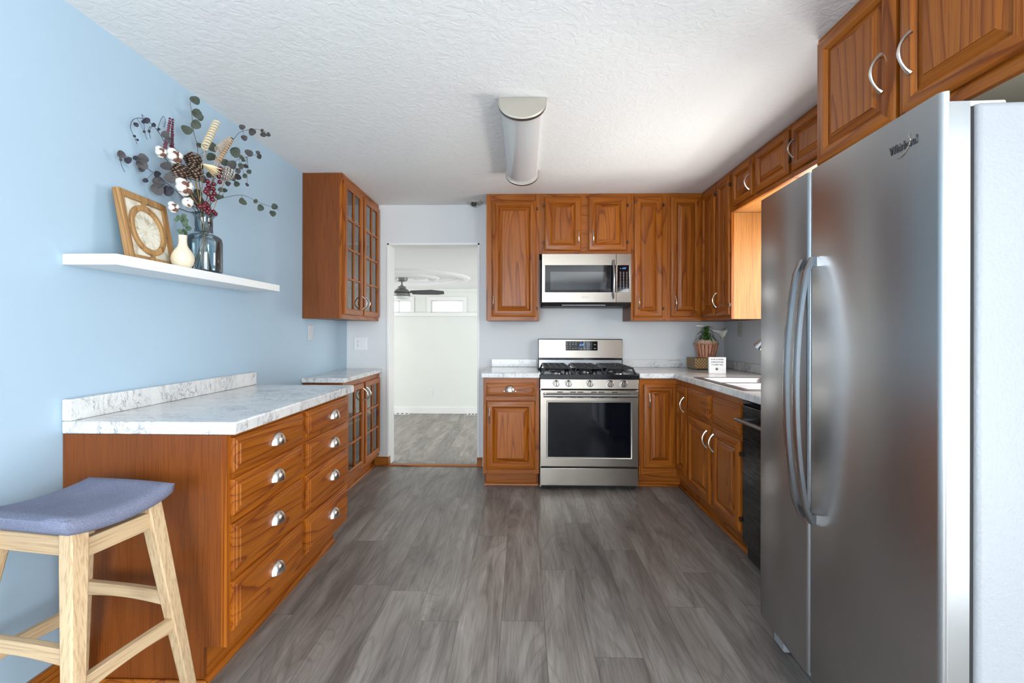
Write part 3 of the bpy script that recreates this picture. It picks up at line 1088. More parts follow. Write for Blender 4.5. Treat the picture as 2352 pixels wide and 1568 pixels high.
# ------------------------------------------------------------------ microwave
r = thing('microwave', 'stainless over-the-range microwave with blue clock digits', 'microwave', (.531, 3.80, 0))
mw = .3685
mb = MB()
mb.box(-mw, mw, .024, .360, 1.470, 1.870, 'stainless')
mb.build('body', r, smooth=False)
mb = MB()
mb.rings([[(x, .016, 1.4685), (x, .05, 1.440), (x, .355, 1.438), (x, .355, 1.4695)] for x in (-mw + .004, mw - .004)], 'black_plastic')
vt = mb.build('bottom_vent', r, bevel=.004)
mb = MB()
mb.box(-.20, .16, .030, .046, 1.445, 1.452, 'grey_plastic')
mb.build('vent_grille', vt, smooth=False)
xs = .243
mb = MB()
cells([-mw, -.343, xs - .003, xs], [1.470, 1.553, 1.776, 1.870], [(1, 1)], 0, .022, 'stainless', (0, 2, 1), mb)
d = mb.build('door', r, bevel=.003)
mb = MB()
mb.box(-.343, xs - .003, .002, .02, 1.553, 1.776, 'black_glass')
g = mb.build('door_glass', d, smooth=False)
mb = MB()
mb.box(-.299, .160, .0005, .003, 1.574, 1.722, 'microwave_window')
mb.build('window', g, smooth=False)
mb = MB()
n = 14
pts = [(.217, -.012 - .030 * math.sin(PI * k / n) ** .6, 1.508 + .305 * k / n) for k in range(n + 1)]
mb.tube([(.217, .001, 1.513)] + pts + [(.217, .001, 1.808)], [.010] * (n + 3), 'handle_steel', 12, up=(1, 0, 0))
mb.build('handle', d)
text_part('SAMSUNG', .0125, 'print_grey', d, 'lettering', (-.012, -.0006, 1.508))
mb = MB()
cells([xs + .002, xs + .008, .349, mw], [1.470, 1.553, 1.776, 1.870], [(1, 1)], 0, .022, 'stainless', (0, 2, 1), mb)
cp = mb.build('control_panel', r, bevel=.002)
mb = MB()
mb.box(xs + .008, .349, .001, .02, 1.553, 1.776, 'black_glass')
kp = mb.build('keypad', cp, smooth=False)
text_part('6:27', .017, 'blue_led', kp, 'clock_digits', (.309, .0004, 1.745))
mb = MB()
mb.box(.277, .283, .0, .0012, 1.746, 1.750, 'blue_led')
mb.build('indicator', kp, smooth=False)
mb = MB()
for j in range(12):
    for k in range(3):
        x, z = .278 + k * .026, 1.718 - j * .0125
        mb.box(x - .005, x + .005, .0, .0012, z - .0016, z + .0016, 'print_grey')
mb.build('key_print', kp, smooth=False)

# ------------------------------------------------------------------ refrigerator
F0, F1 = Vector((.9456, 1.8494)), Vector((.9045, 1.0102))
dv = (F1 - F0).normalized()
r = thing('refrigerator', 'large stainless side-by-side refrigerator with two long curved handles', 'refrigerator', (F0.x, F0.y, 0), math.atan2(dv.y, dv.x))
fw = .8395
mb = MB()
mb.box(.004, fw - .003, .074, .775, .03, 1.722, 'fridge_side')
mb.build('body', r, bevel=.012, seg=3)
mb = MB()
mb.box(.01, fw - .01, .060, .074, .10, 1.715, 'dark_gap')
mb.build('gasket', r, smooth=False)
us = .3425


def fdoor(u0, u1):
    mb = MB()
    prof = []
    # outline of the door seen from above, rounded front edges
    c = .012
    for z0, z1, ya, yb in ((.112, 1.745, 0, .016), (.112, 1.722, .0155, .058)):
        if ya == 0:
            out = [(u0, yb), (u0, ya + c), (u0 + c * .3, ya + c * .3), (u0 + c, ya), (u1 - c, ya), (u1 - c * .3, ya + c * .3), (u1, ya + c), (u1, yb)]
        else:
            out = [(u0, yb), (u0, ya), (u1, ya), (u1, yb)]
        mb.rings([[(x, y, z0) for x, y in out], [(x, y, z1) for x, y in out]], 'fridge_steel')
    return mb


d1 = fdoor(0, us - .004).build('freezer_door', r, sharp=.9)
d2 = fdoor(us + .004, fw).build('fridge_door', r, sharp=.9)
for d, u in ((d1, us - .026), (d2, us + .034)):
    mb = MB()
    n = 18
    z0, z1 = .618, 1.462
    rings = []
    for k in range(n + 1):
        t = k / n
        y = -.008 - .052 * (math.sin(PI * t) ** .55 if 0 < t < 1 else 0)
        z = z0 + (z1 - z0) * t
        wv = .011
        rings.append([(u - wv, y + .007, z), (u - wv, y - .004, z), (u - wv * .5, y - .008, z), (u + wv * .5, y - .008, z), (u + wv, y - .004, z), (u + wv, y + .007, z)])
    mb.rings(rings, 'handle_steel')
    mb.box(u - .009, u + .009, -.012, .002, z0, z0 + .03, 'handle_steel')
    mb.box(u - .009, u + .009, -.012, .002, z1 - .03, z1, 'handle_steel')
    mb.build('handle', d, sharp=.9)
text_part('Whirlpool', .029, 'logo_metal', d2, 'lettering', (.734, -.0015, 1.660), .0012, sx=.70)
mb = MB()
pts = []
for k in range(15):
    a = math.radians(200 + 190 * k / 14)
    pts.append((.752 + .020 * math.cos(a) * (1 - .3 * k / 14), -.002, 1.667 + .026 * math.sin(a) * 1.0))
pts = [(.715, -.0015, 1.646), (.726, -.0015, 1.645), (.740, -.0015, 1.652), (.752, -.0015, 1.663), (.757, -.0015, 1.676), (.751, -.0015, 1.686), (.757, -.0015, 1.692)]
mb.tube(pts, [.0006, .0016, .0018, .0014, .001, .001, .0005], 'logo_swirl', 6)
mb.build('emblem_swirl', d2)
mb = MB()
mb.box(.01, fw - .02, .085, .11, .0, .10, 'grey_plastic')
mb.box(.012, .09, .050, .085, .012, .085, 'grey_plastic')
mb.build('base_grille', r, bevel=.006)
for u0, u1 in ((.02, .10), (fw - .10, fw - .03)):
    mb = MB()
    mb.box(u0, u1, .03, .16, 1.7225, 1.738, 'white_plastic')
    mb.build('hinge_cover', r, bevel=.005)

# ------------------------------------------------------------------ dishwasher
r = thing('dishwasher', 'black stainless dishwasher between the sink cabinet and the refrigerator', 'dishwasher', (1.180, 2.489, 0), -PI / 2)
dw = .596
mb = MB()
mb.box(.004, dw - .004, .03, .60, .02, .862, 'black_plastic')
mb.box(.004, dw - .004, .065, .08, .0, .10, 'black_plastic')
mb.build('body', r, smooth=False)
mb = MB()
mb.box(.004, dw - .004, .0, .028, .105, .838, 'black_stainless')
d = mb.build('door', r, bevel=.004)
mb = MB()
mb.tube([(.03, -.045, .765), (dw - .03, -.045, .765)], .011, 'handle_steel', 14)
for u in (.06, dw - .06):
    mb.tube([(u, -.045, .765), (u, .0, .765)], .009, 'handle_steel', 10)
mb.build('handle', d)
mb = MB()
mb.box(.004, dw - .004, .004, .028, .841, .860, 'black_glass')
mb.build('control_strip', r, smooth=False)

# ------------------------------------------------------------------ sink and faucet
r = thing('sink', 'double-bowl stainless sink set into the corner countertop', 'sink', (0, 0, 0))
mb = MB()
xs = [SX0 - .024, SX0 + .022, SX1 - .022, SX1 + .024]
ym = 2.855
ys = [SY0 - .024, SY0 + .02, ym - .022, ym + .022, SY1 - .02, SY1 + .024]
cells(xs, ys, [(1, 1), (1, 3)], ZC + .0006, ZC + .0046, 'sink_steel', (0, 1, 2), mb)
mb.build('rim', r, bevel=.002)
for y0, y1 in ((ys[1], ys[2]), (ys[3], ys[4])):
    mb = MB()

    def rr(ins, z, c):
        x0, x1, a, b_ = xs[1] + ins, xs[2] - ins, y0 + ins, y1 - ins
        out = []
        for cx, cy, q in ((x1 - c, b_ - c, 0), (x0 + c, b_ - c, 1), (x0 + c, a + c, 2), (x1 - c, a + c, 3)):
            for k in range(5):
                t = (q + k / 4) * PI / 2
                out.append((cx + c * math.cos(t), cy + c * math.sin(t), z))
        return out
    mb.rings([rr(-.002, ZC + .004, .002), rr(.004, ZC - .004, .03), rr(.010, ZC - .12, .05), (rr(.03, ZC - .155, .06)), rr(.10, ZC - .165, .05)], 'sink_steel', False, True)
    mb.build('bowl', r, sharp=1.2)
r = thing('faucet', 'pull-down gooseneck faucet with a bell-shaped spray head over the sink', 'faucet', (1.735, 2.86, ZC + .0002))
mb = MB()
mb.lathe([(.028, 0), (.028, .008), (.020, .02), (.018, .06)], 'nickel', 20)
mb.build('base', r)
mb = MB()
dx, dy = -.215, .03
pts = [(0, 0, .05), (0, 0, .22)] + [(dx * .5 * (1 - math.cos(PI * k / 10)), dy * .5 * (1 - math.cos(PI * k / 10)), .26 + .10 * math.sin(PI * k / 10)) for k in range(11)]
mb.tube(pts, .011, 'nickel', 12)
mb.build('neck', r)
mb = MB()
a = Vector((dx, dy, .285))
b_ = Vector((dx - .028, dy + .055, .215))
ax = (b_ - a).normalized()
prof = [(.011, -.035), (.013, 0), (.016, .02), (.020, .05), (.028, .078), (.029, .085), (.024, .086)]
mb.tube([a + ax * h for _, h in prof], [q for q, _ in prof], 'chrome', 20)
mb.build('spray_head', r)
mb = MB()
mb.tube([(0, -.018, .045), (-.01, -.06, .075), (-.015, -.085, .10)], [.008, .006, .005], 'nickel', 10)
mb.build('lever', r)

# ------------------------------------------------------------------ ceiling light
LX, LY0, LY1 = -.002, 2.262, 3.312
r = thing('ceiling_light', 'long half-round ceiling light with nickel end caps', 'light', (LX, LY0, H))


def half(wd, dp_, y, n=18):
    out = [(-wd, y, -.001), (-wd, y, -.010)]
    for k in range(n + 1):
        t = PI * k / n
        out.append((-wd * math.cos(t), y, -.012 - dp_ * math.sin(t) ** .85))
    return out + [(wd, y, -.010), (wd, y, -.001)]


mb = MB()
mb.rings([half(.112, .082, y) for y in (.028, LY1 - LY0 - .028)], 'diffuser_acrylic')
mb.build('diffuser', r, sharp=.9)
for ya, yb in ((0, .030), (LY1 - LY0 - .030, LY1 - LY0)):
    mb = MB()
    out = (ya, ya + .004, yb) if ya == 0 else (yb, yb - .004, ya)
    mb.rings([half(.114, .086, out[0]), half(.121, .093, out[1])], 'fixture_nickel', True, False)
    mb.rings([half(.121, .093, out[1]), half(.121, .093, out[2])], 'fixture_dark_band', False, False)
    mb.rings([half(.121, .093, out[2]), half(.112, .083, out[2])], 'fixture_nickel', False, False)
    mb.build('end_cap', r, sharp=.5)

# round mounting base on the ceiling
r = thing('ceiling_mount', 'small round slotted mounting base on the ceiling above the doorway', 'ceiling mount', (-.425, 4.085, H))
mb = MB()
mb.lathe([(.070, -.0005), (.068, -.006), (.050, -.012), (.048, -.010), (.047, -.004)], 'almond_plastic', 28, cap1=False)
mb.build('plate', r)
for k in range(8):
    a = 2 * PI * k / 8
    mb = MB()
    mb.box(-.005, .005, -.003, .003, -.018, -.004, 'almond_plastic', Matrix.Translation((.045 * math.cos(a), .045 * math.sin(a), 0)) @ Matrix.Rotation(a, 4, 'Z'))
    mb.build('clip', r)
mb = MB()
mb.box(-.028, .010, -.02, .014, -.034, -.004, 'black_plastic')
mb.build('connector', r, bevel=.003)

# ------------------------------------------------------------------ plates on the walls
def plate(name, label, cat, loc, rz, w, h, mat, kind, group=None):
    r = thing(name, label, cat, loc, rz, group)
    mb = MB()
    loft_rect(mb, -w / 2, w / 2, -h / 2, h / 2, [(0, .0005), (0, .004), (.004, .006)], mat, mat, mat)
    p = mb.build('cover_plate', r, smooth=False)
    return r, p


def receptacle(root, u, mat):
    mb = MB()
    mb.box(u - .0165, u + .0165, -.0075, -.0055, -.034, .034, mat)
    o = mb.build('receptacle', root, bevel=.001)
    for z in (-.018, .018):
        for x in (-.0055, .0055):
            q = MB()
            q.box(u + x - .0012, u + x + .0012, -.0082, -.0074, z - .001, z + .007, 'dark_gap')
            q.build('slot', o, smooth=False)
        q = MB()
        q.lathe([(.0022, -.0082), (.0022, -.0074)], 'dark_gap', 8, (u, 0, z - .008), 'y')
        q.build('slot', o)


r, p = plate('outlet_switch_plate', 'white double wall plate with outlet and rocker switch left of the doorway', 'outlet', (-1.476, YB - .0005, 1.115), 0, .121, .120, 'white_plastic', 0)
receptacle(r, -.023, 'white_plastic')
mb = MB()
mb.box(.0065, .0395, -.0085, -.0055, -.034, .034, 'white_plastic')
mb.build('rocker', r, bevel=.002)
r, p = plate('switch_plate', 'grey wall plate on the blue wall under the glazed wall cabinet', 'switch', (XL + .0005, 3.435, 1.214), PI / 2, .075, .118, 'grey_plate', 0)
mb = MB()
mb.box(-.0165, .0165, -.008, -.0055, -.034, .034, 'grey_plate')
mb.build('rocker', r, bevel=.002)
r, p = plate('outlet_plate', 'almond outlet plate on the wall right of the potted lily', 'outlet', (XR - .0005, 3.862, 1.249), -PI / 2, .075, .118, 'almond_plastic', 0)
receptacle(r, 0, 'almond_plastic')
r, p = plate('outlet_plate', 'white outlet low on the far wall seen through the doorway', 'outlet', (-1.775, FY - .0005, .045), 0, .078, .125, 'white_plastic', 0)
receptacle(r, 0, 'white_plastic')

# ------------------------------------------------------------------ family room fan and floor registers
r = thing('ceiling_fan', 'pewter ceiling fan with dark blades seen through the doorway', 'fan', (FANX, FANY, FH))
mb = MB()
mb.lathe([(.088, -.0005), (.088, -.03), (.078, -.052), (.03, -.065)], 'fan_pewter', 28)
mb.build('canopy', r)
mb = MB()
mb.lathe([(.013, -.06), (.013, -.118), (.026, -.12), (.028, -.14)], 'fan_pewter', 14)
mb.build('downrod', r)
mb = MB()
mb.lathe([(.055, -.138), (.062, -.155), (.062, -.17), (.105, -.198), (.118, -.222), (.110, -.236), (.10, -.24)], 'fan_pewter', 32)
mb.build('motor_housing', r)
mb = MB()
mb.lathe([(.112, -.2405), (.128, -.248), (.130, -.285), (.122, -.292)], 'fan_pewter', 32)
mb.build('light_rim', r)
mb = MB()
mb.lathe([(.121, -.2925), (.120, -.318), (.095, -.335), (.03, -.342)], 'opal_glass', 32)
mb.build('light_bowl', r)
for ang in (-8, 112, 232):
    mb = MB()
    M = Matrix.Rotation(math.radians(ang), 4, 'Z') @ Matrix.Translation((0, 0, -.236)) @ Matrix.Rotation(math.radians(-22), 4, 'X')
    out = [(.16, -.065), (.50, -.082), (.58, -.060), (.68, -.030), (.665, .055), (.56, .075), (.30, .066), (.16, .05)]
    mb.rings([[M @ Vector((x, y, z)) for x, y in out] for z in (-.004, .004)], 'fan_blade')
    bl = mb.build('blade', r)
    mb = MB()
    mb.box(.09, .22, -.022, .022, .0045, .010, 'fan_pewter', M)
    mb.build('blade_bracket', bl)
for x0, x1, lb in ((-2.62, -2.17, 'white floor register at the left foot of the far wall beyond the doorway'), (-1.06, -.70, 'white floor register at the right foot of the far wall beyond the doorway')):
    r = thing('floor_register', lb, 'vent', ((x0 + x1) / 2, FY - .10, FZ))
    w = (x1 - x0) / 2
    mb = MB()
    mb.box(-w, w, -.06, .06, .0005, .012, 'white_plastic')
    f = mb.build('faceplate', r, bevel=.004)
    for k in range(5):
        mb = MB()
        x = -w + .05 + k * (2 * w - .1) / 4
        mb.box(x - .022, x + .022, -.04, .04, .0122, .0135, 'dark_gap')
        mb.build('louver', f, smooth=False)

# ------------------------------------------------------------------ floating shelf and what stands on it
ZS = 1.4928
mb = MB()
mb.box(XL + .0005, -1.4082, 1.5635, 2.636, 1.4548, ZS, 'white_shelf')
tag(mb.build('floating_shelf', bevel=.002), 'white floating shelf on the blue wall', 'shelf')

# square carved frame leaning against the wall; local x runs along its width, -y is its front
p0, p1 = Vector((-1.487, 1.712)), Vector((-1.520, 1.990))
dv = (p1 - p0).normalized()
r = thing('decorative_frame', 'square wooden frame with a carved ring over a cream panel, leaning on the shelf', 'picture frame', (p0.x, p0.y, ZS + .0045), math.atan2(dv.y, dv.x))
r.rotation_euler = (Matrix.Rotation(math.atan2(dv.y, dv.x), 3, 'Z') @ Matrix.Rotation(math.radians(-10), 3, 'X')).to_euler()
L = .28
mb = MB()
for a in (((0, .026), (0, L)), ((L - .026, L), (0, L)), ((.026, L - .026), (0, .026)), ((.026, L - .026), (L - .026, L))):
    mb.box(a[0][0], a[0][1], -.002, .022, a[1][0], a[1][1], 'honey_frame')
mb.build('frame', r, bevel=.003)
mb = MB()
mb.box(.024, L - .024, .010, .016, .024, L - .024, 'cream_panel')
mb.build('panel', r, smooth=False)
mb = MB()
c = L / 2
n = 40
for r0, r1 in ((.080, .103),):
    pr = [(r0, .009), (r0, .001), (r0 + .004, -.002), (r1 - .004, -.002), (r1, .001), (r1, .009)]
    rings = []
    for k in range(n + 1):
        t = 2 * PI * k / n
        rings.append([(c + q * math.cos(t), y, c + q * math.sin(t)) for q, y in pr])
    mb.rings(rings, 'honey_frame', False, False)
mb.build('ring', r, sharp=.6)
for q in range(4):
    mb = MB()
    t = q * PI / 2
    M = Matrix.Translation((c, 0, c)) @ Matrix.Rotation(t, 4, 'Y')
    mb.box(.102, .116, 0, .009, -.008, .008, 'honey_frame', M)
    mb.build('spoke', r)

r = thing('bud_vase', 'small cream ceramic bud vase on the shelf', 'vase', (-1.462, 1.945, ZS + .0005))
mb = MB()
pr = [(.020, 0), (.030, .004), (.040, .020), (.0435, .040), (.041, .058), (.032, .076), (.021, .092), (.0165, .105), (.0155, .125), (.0165, .143), (.0135, .143), (.012, .125), (.012, .10)]
mb.lathe(pr, 'cream_ceramic', 36)
mb.build('vase_body', r, sharp=1.0)

VX, VY = -1.503, 2.133
r = thing('glass_vase', 'blue glass vase with a narrow neck holding the dried bouquet', 'vase', (VX, VY, ZS + .0005))
mb = MB()
pr = [(.060, 0), (.074, .004), (.0775, .012), (.0775, .150), (.074, .168), (.062, .180), (.045, .186), (.0385, .194), (.0375, .262), (.044, .274), (.054, .281), (.0525, .283), (.042, .277), (.0345, .264), (.0350, .197), (.042, .190), (.059, .177), (.0705, .165), (.074, .150), (.074, .014), (.058, .008)]
mb.lathe(pr, 'blue_vase_glass', 48, cap0=True, cap1=True)
mb.build('vase_body', r, sharp=1.0)


def cpt(x, y, X):
    """crop position of the photograph's shelf area -> point at distance X from the room's middle"""
    return at(120 + x * .30612, 200 + y * .30612, X=X)


def leaf(mb, c, size, mat, rnd, org):
    """round cupped leaf with a short stalk"""
    d = (Vector((.3, -.2, CAMH)) - c - org).normalized()
    nrm = (d + Vector((rnd.uniform(-.45, .45), rnd.uniform(-.45, .45), rnd.uniform(-.4, .45)))).normalized()
    u = nrm.orthogonal().normalized()
    u = Matrix.Rotation(rnd.uniform(0, 2 * PI), 3, nrm) @ u
    w = nrm.cross(u)
    n = 12
    vs, fs = [c - nrm * size * .14], []
    for k in range(n):
        t = 2 * PI * k / n
        q = size * (1 + .10 * math.cos(t)) * (1 + .08 * math.cos(3 * t + size * 900))
        vs.append(c + u * q * math.cos(t) + w * q * .88 * math.sin(t) + nrm * size * .10 * math.cos(2 * t))
    for k in range(n):
        fs.append((0, 1 + k, 1 + (k + 1) % n))
    vb = [p - nrm * .0008 for p in vs]
    mb.raw(vs, fs, mat)
    mb.raw(vb, [f[::-1] for f in fs], mat)
    mb.raw(vs[1:] + vb[1:], [(k, (k + 1) % n, n + (k + 1) % n, n + k) for k in range(n)], mat)


NECK = Vector((VX, VY, ZS + .275))


def smooth_path(pts, sub=5):
    pts = [Vector(p) for p in pts]
    out = []
    for i in range(len(pts) - 1):
        p0, p1, p2, p3 = pts[max(i - 1, 0)], pts[i], pts[i + 1], pts[min(i + 2, len(pts) - 1)]
        for k in range(sub):
            t = k / sub
            out.append(.5 * ((2 * p1) + (p2 - p0) * t + (2 * p0 - 5 * p1 + 4 * p2 - p3) * t * t + (3 * p1 - p0 - 3 * p2 + p3) * t ** 3))
    out.append(pts[-1])
    return out


SLOT = [0]


def foot():
    """a place for the next stem: point in the neck and point on the vase floor"""
    i = SLOT[0]
    SLOT[0] += 1
    a = i * 2.4
    q = .006 + .020 * ((i * .618) % 1)
    n = Vector((VX + q * math.cos(a), VY + q * math.sin(a), ZS + .255))
    b2 = Vector((VX - 1.9 * q * math.cos(a + .6), VY - 1.9 * q * math.sin(a + .6), ZS + .0125 + .002 * (i % 5)))
    return b2, n


def branch(name, label, cat, path, leaves, smat, lmats, tips=(), rad=.0016, group='dried stems in the blue glass vase', seed=1, twigs=(), inside=True):
    rnd = random.Random(seed)
    b2, n = foot()
    r = thing(name, label, cat, b2, 0, group)
    mb = MB()
    pts = smooth_path(([b2, n] if inside else []) + list(path))
    pts = [p - b2 for p in pts]
    mb.tube(pts, [rad * (1 - .5 * i / len(pts)) for i in range(len(pts))], smat, 6)
    for tw in twigs:
        q = [p - b2 for p in smooth_path(tw)]
        mb.tube(q, [rad * .6] * len(q), smat, 5)
    m2 = MB()
    for (c, sz) in leaves:
        leaf(m2, c - b2, sz, lmats[rnd.randrange(len(lmats))], rnd, b2)
        # stalk to the nearest point of the stem
        near = min(pts, key=lambda p: (p - (c - b2)).length)
        if .2 > (near - (c - b2)).length > .004:
            mb.tube([near, (near + c - b2) / 2 + Vector((0, 0, .003)), c - b2], .0007, smat, 5)
    mb.build('stem', r)
    # leaves were laid in local space already
    m2.build('foliage', r, sharp=1.2)
    return r


def L_(lst, X, jit=.02, seed=3):
    rnd = random.Random(seed)
    return [(cpt(x, y, X + rnd.uniform(-jit, jit)), s * .30612 / 490 * 1.0) for x, y, s in lst]


branch('eucalyptus_branch', 'tallest upright eucalyptus branch of the bouquet, reaching the ceiling line', 'dried branch',
       [cpt(1100, 700, -1.50), cpt(1090, 460, -1.50), cpt(1060, 330, -1.51), cpt(1047, 200, -1.52), cpt(1036, 120, -1.53), cpt(1050, 92, -1.53)],
       L_([(1076, 100, 34), (1090, 205, 38), (1110, 225, 28), (1080, 278, 36), (1015, 320, 38), (1100, 435, 20)], -1.515, .012), 'stem_brown', ['leaf_eucalyptus'], seed=2)
branch('eucalyptus_branch', 'eucalyptus branch arching up to the right over the curled wood picks', 'dried branch',
       [cpt(1170, 800, -1.47), cpt(1260, 560, -1.45), cpt(1370, 380, -1.43), cpt(1430, 330, -1.43), cpt(1540, 316, -1.42), cpt(1622, 345, -1.42)],
       L_([(1422, 300, 24), (1503, 335, 32), (1443, 380, 26), (1582, 355, 26), (1622, 357, 20), (1575, 325, 15), (1345, 390, 16)], -1.425, .01), 'stem_brown', ['leaf_dusk'], seed=3)
branch('eucalyptus_branch', 'bushy eucalyptus branch spreading right of the pale pine cone', 'dried branch',
       [cpt(1170, 860, -1.46), cpt(1250, 700, -1.44), cpt(1330, 600, -1.42), cpt(1400, 540, -1.41), cpt(1545, 505, -1.41)],
       L_([(1375, 485, 42), (1420, 525, 20), (1435, 548, 16), (1480, 495, 32), (1545, 493, 19), (1552, 522, 22), (1295, 565, 32), (1345, 580, 38), (1415, 590, 24), (1450, 592, 20), (1395, 625, 22), (1475, 635, 20), (1445, 668, 20), (1395, 675, 26), (1385, 725, 24), (1462, 730, 16), (1320, 725, 22), (1360, 690, 20)], -1.42, .025), 'stem_brown', ['leaf_eucalyptus', 'leaf_dusk'], seed=4)
branch('eucalyptus_branch', 'lowest eucalyptus branch reaching far right toward the cabinet', 'dried branch',
       [cpt(1180, 900, -1.47), cpt(1240, 845, -1.45), cpt(1420, 810, -1.42), cpt(1540, 860, -1.41), cpt(1695, 918, -1.40)],
       L_([(1428, 855, 32), (1525, 858, 20), (1562, 907, 30), (1670, 895, 30), (1655, 950, 30), (1295, 775, 20), (1262, 770, 20), (1245, 822, 24), (1275, 820, 12)], -1.415, .008), 'stem_brown', ['leaf_eucalyptus'], seed=5)
branch('eucalyptus_branch', 'dark eucalyptus branch reaching left above the wooden frame', 'dried branch',
       [cpt(1000, 850, -1.50), cpt(860, 720, -1.52), cpt(700, 600, -1.54), cpt(610, 540, -1.55), cpt(500, 495, -1.56)],
       L_([(520, 508, 24), (566, 550, 22), (628, 530, 16), (678, 530, 32), (672, 575, 34), (670, 617, 20), (702, 700, 18), (790, 650, 22), (795, 705, 36), (790, 760, 42), (870, 775, 36), (515, 545, 10)], -1.545, .012), 'stem_navy', ['leaf_dusk', 'leaf_navy'], seed=6,
       twigs=[[cpt(500, 495, -1.56), cpt(510, 545, -1.56), cpt(525, 600, -1.56), cpt(545, 635, -1.56)]])
branch('wilted_branch', 'thin navy wilted branch curling over at the upper left of the bouquet', 'dried branch',
       [cpt(990, 760, -1.51), cpt(850, 430, -1.54), cpt(760, 290, -1.55), cpt(680, 236, -1.56), cpt(610, 242, -1.56), cpt(586, 300, -1.56), cpt(612, 365, -1.56), cpt(640, 430, -1.56)],
       L_([(628, 280, 15), (712, 248, 20), (762, 282, 14), (690, 335, 9), (726, 330, 10), (618, 368, 9), (640, 395, 8), (800, 315, 10), (685, 262, 12)], -1.555, .006), 'stem_navy', ['leaf_navy'], seed=7,
       twigs=[[cpt(685, 236, -1.56), cpt(695, 340, -1.555), cpt(712, 395, -1.55)], [cpt(760, 290, -1.55), cpt(725, 310, -1.55), cpt(738, 385, -1.55)],
              [cpt(800, 340, -1.545), cpt(795, 300, -1.545), cpt(830, 220, -1.545), cpt(848, 250, -1.545), cpt(840, 300, -1.545)], [cpt(680, 236, -1.56), cpt(672, 204, -1.56), cpt(690, 225, -1.56)]])
mz = []
for k in range(13):
    t = k / 12
    for sgn in (-1, 1):
        mz.append((872 + 22 * t + sgn * (24 - 13 * t), 455 - 215 * t + sgn * 4, 14 - 6 * t))
branch('red_eucalyptus_spike', 'slender maroon leafed spike at the upper left of the bouquet', 'dried branch',
       [cpt(1000, 700, -1.50), cpt(890, 470, -1.51), cpt(876, 350, -1.515), cpt(897, 238, -1.52)], L_(mz, -1.515, .006), 'leaf_maroon', ['leaf_maroon'], seed=8)
branch('eucalyptus_branch', 'short dark eucalyptus filler between the cotton bolls and pine cones', 'dried branch',
       [cpt(1060, 850, -1.50), cpt(1040, 700, -1.51), cpt(1080, 520, -1.52)],
       L_([(1205, 455, 36), (1190, 525, 36), (1025, 530, 34), (1105, 600, 26), (1132, 690, 28), (1100, 855, 42), (1030, 825, 40), (890, 680, 42), (860, 590, 34), (930, 600, 30), (1180, 660, 26), (1090, 790, 30), (850, 360, 26), (870, 395, 22)], -1.50, .03), 'stem_brown', ['leaf_dusk', 'leaf_eucalyptus'], seed=9)

# sprig in the bud vase
bv = Vector((-1.462, 1.945, ZS + .02))
r = thing('greenery_sprig', 'small green sprig standing in the cream bud vase', 'sprig', bv)
mb, m2 = MB(), MB()
rnd = random.Random(5)
for pth in ([(985, 1100), (985, 1040), (965, 985), (950, 965)], [(985, 1100), (1000, 1060), (990, 1000), (1000, 975)], [(985, 1100), (960, 1075), (935, 1068)]):
    pts = [Vector((0, 0, 0)), Vector((0, 0, .11))] + [cpt(x, y, -1.465) - bv for x, y in pth[1:]]
    mb.tube(smooth_path(pts), .0009, 'stem_brown', 5)
for x, y, s in ((950, 978, 22), (985, 968, 20), (990, 1005, 30), (930, 995, 16), (1022, 1060, 22), (985, 1085, 26), (955, 1075, 16), (1000, 1030, 20), (968, 1090, 18)):
    leaf(m2, cpt(x, y, -1.462 + rnd.uniform(-.006, .006)) - bv, s * .30612 / 540, 'leaf_green', rnd, bv)
mb.build('stem', r)
m2.build('foliage', r, sharp=1.2)


def stem_to(r, base, neck, end, mat='stem_tan', rad=.0018):
    mb = MB()
    pts = smooth_path([base, neck, (neck + end) / 2 + Vector((0, 0, .01)), end])
    mb.tube([p - base for p in pts], rad, mat, 6)
    mb.build('stem', r)


def blob(mb, c, rad, mat, rnd, sq=(1, 1, 1), n=10, m=8, lump=.08):
    rings = []
    for i in range(1, m):
        ph = PI * i / m
        ring = []
        for k in range(n):
            t = 2 * PI * k / n
            q = rad * (1 + rnd.uniform(-lump, lump))
            ring.append(c + Vector((q * math.sin(ph) * math.cos(t) * sq[0], q * math.sin(ph) * math.sin(t) * sq[1], q * math.cos(ph) * sq[2])))
        rings.append(ring)
    mb.rings(rings, mat)


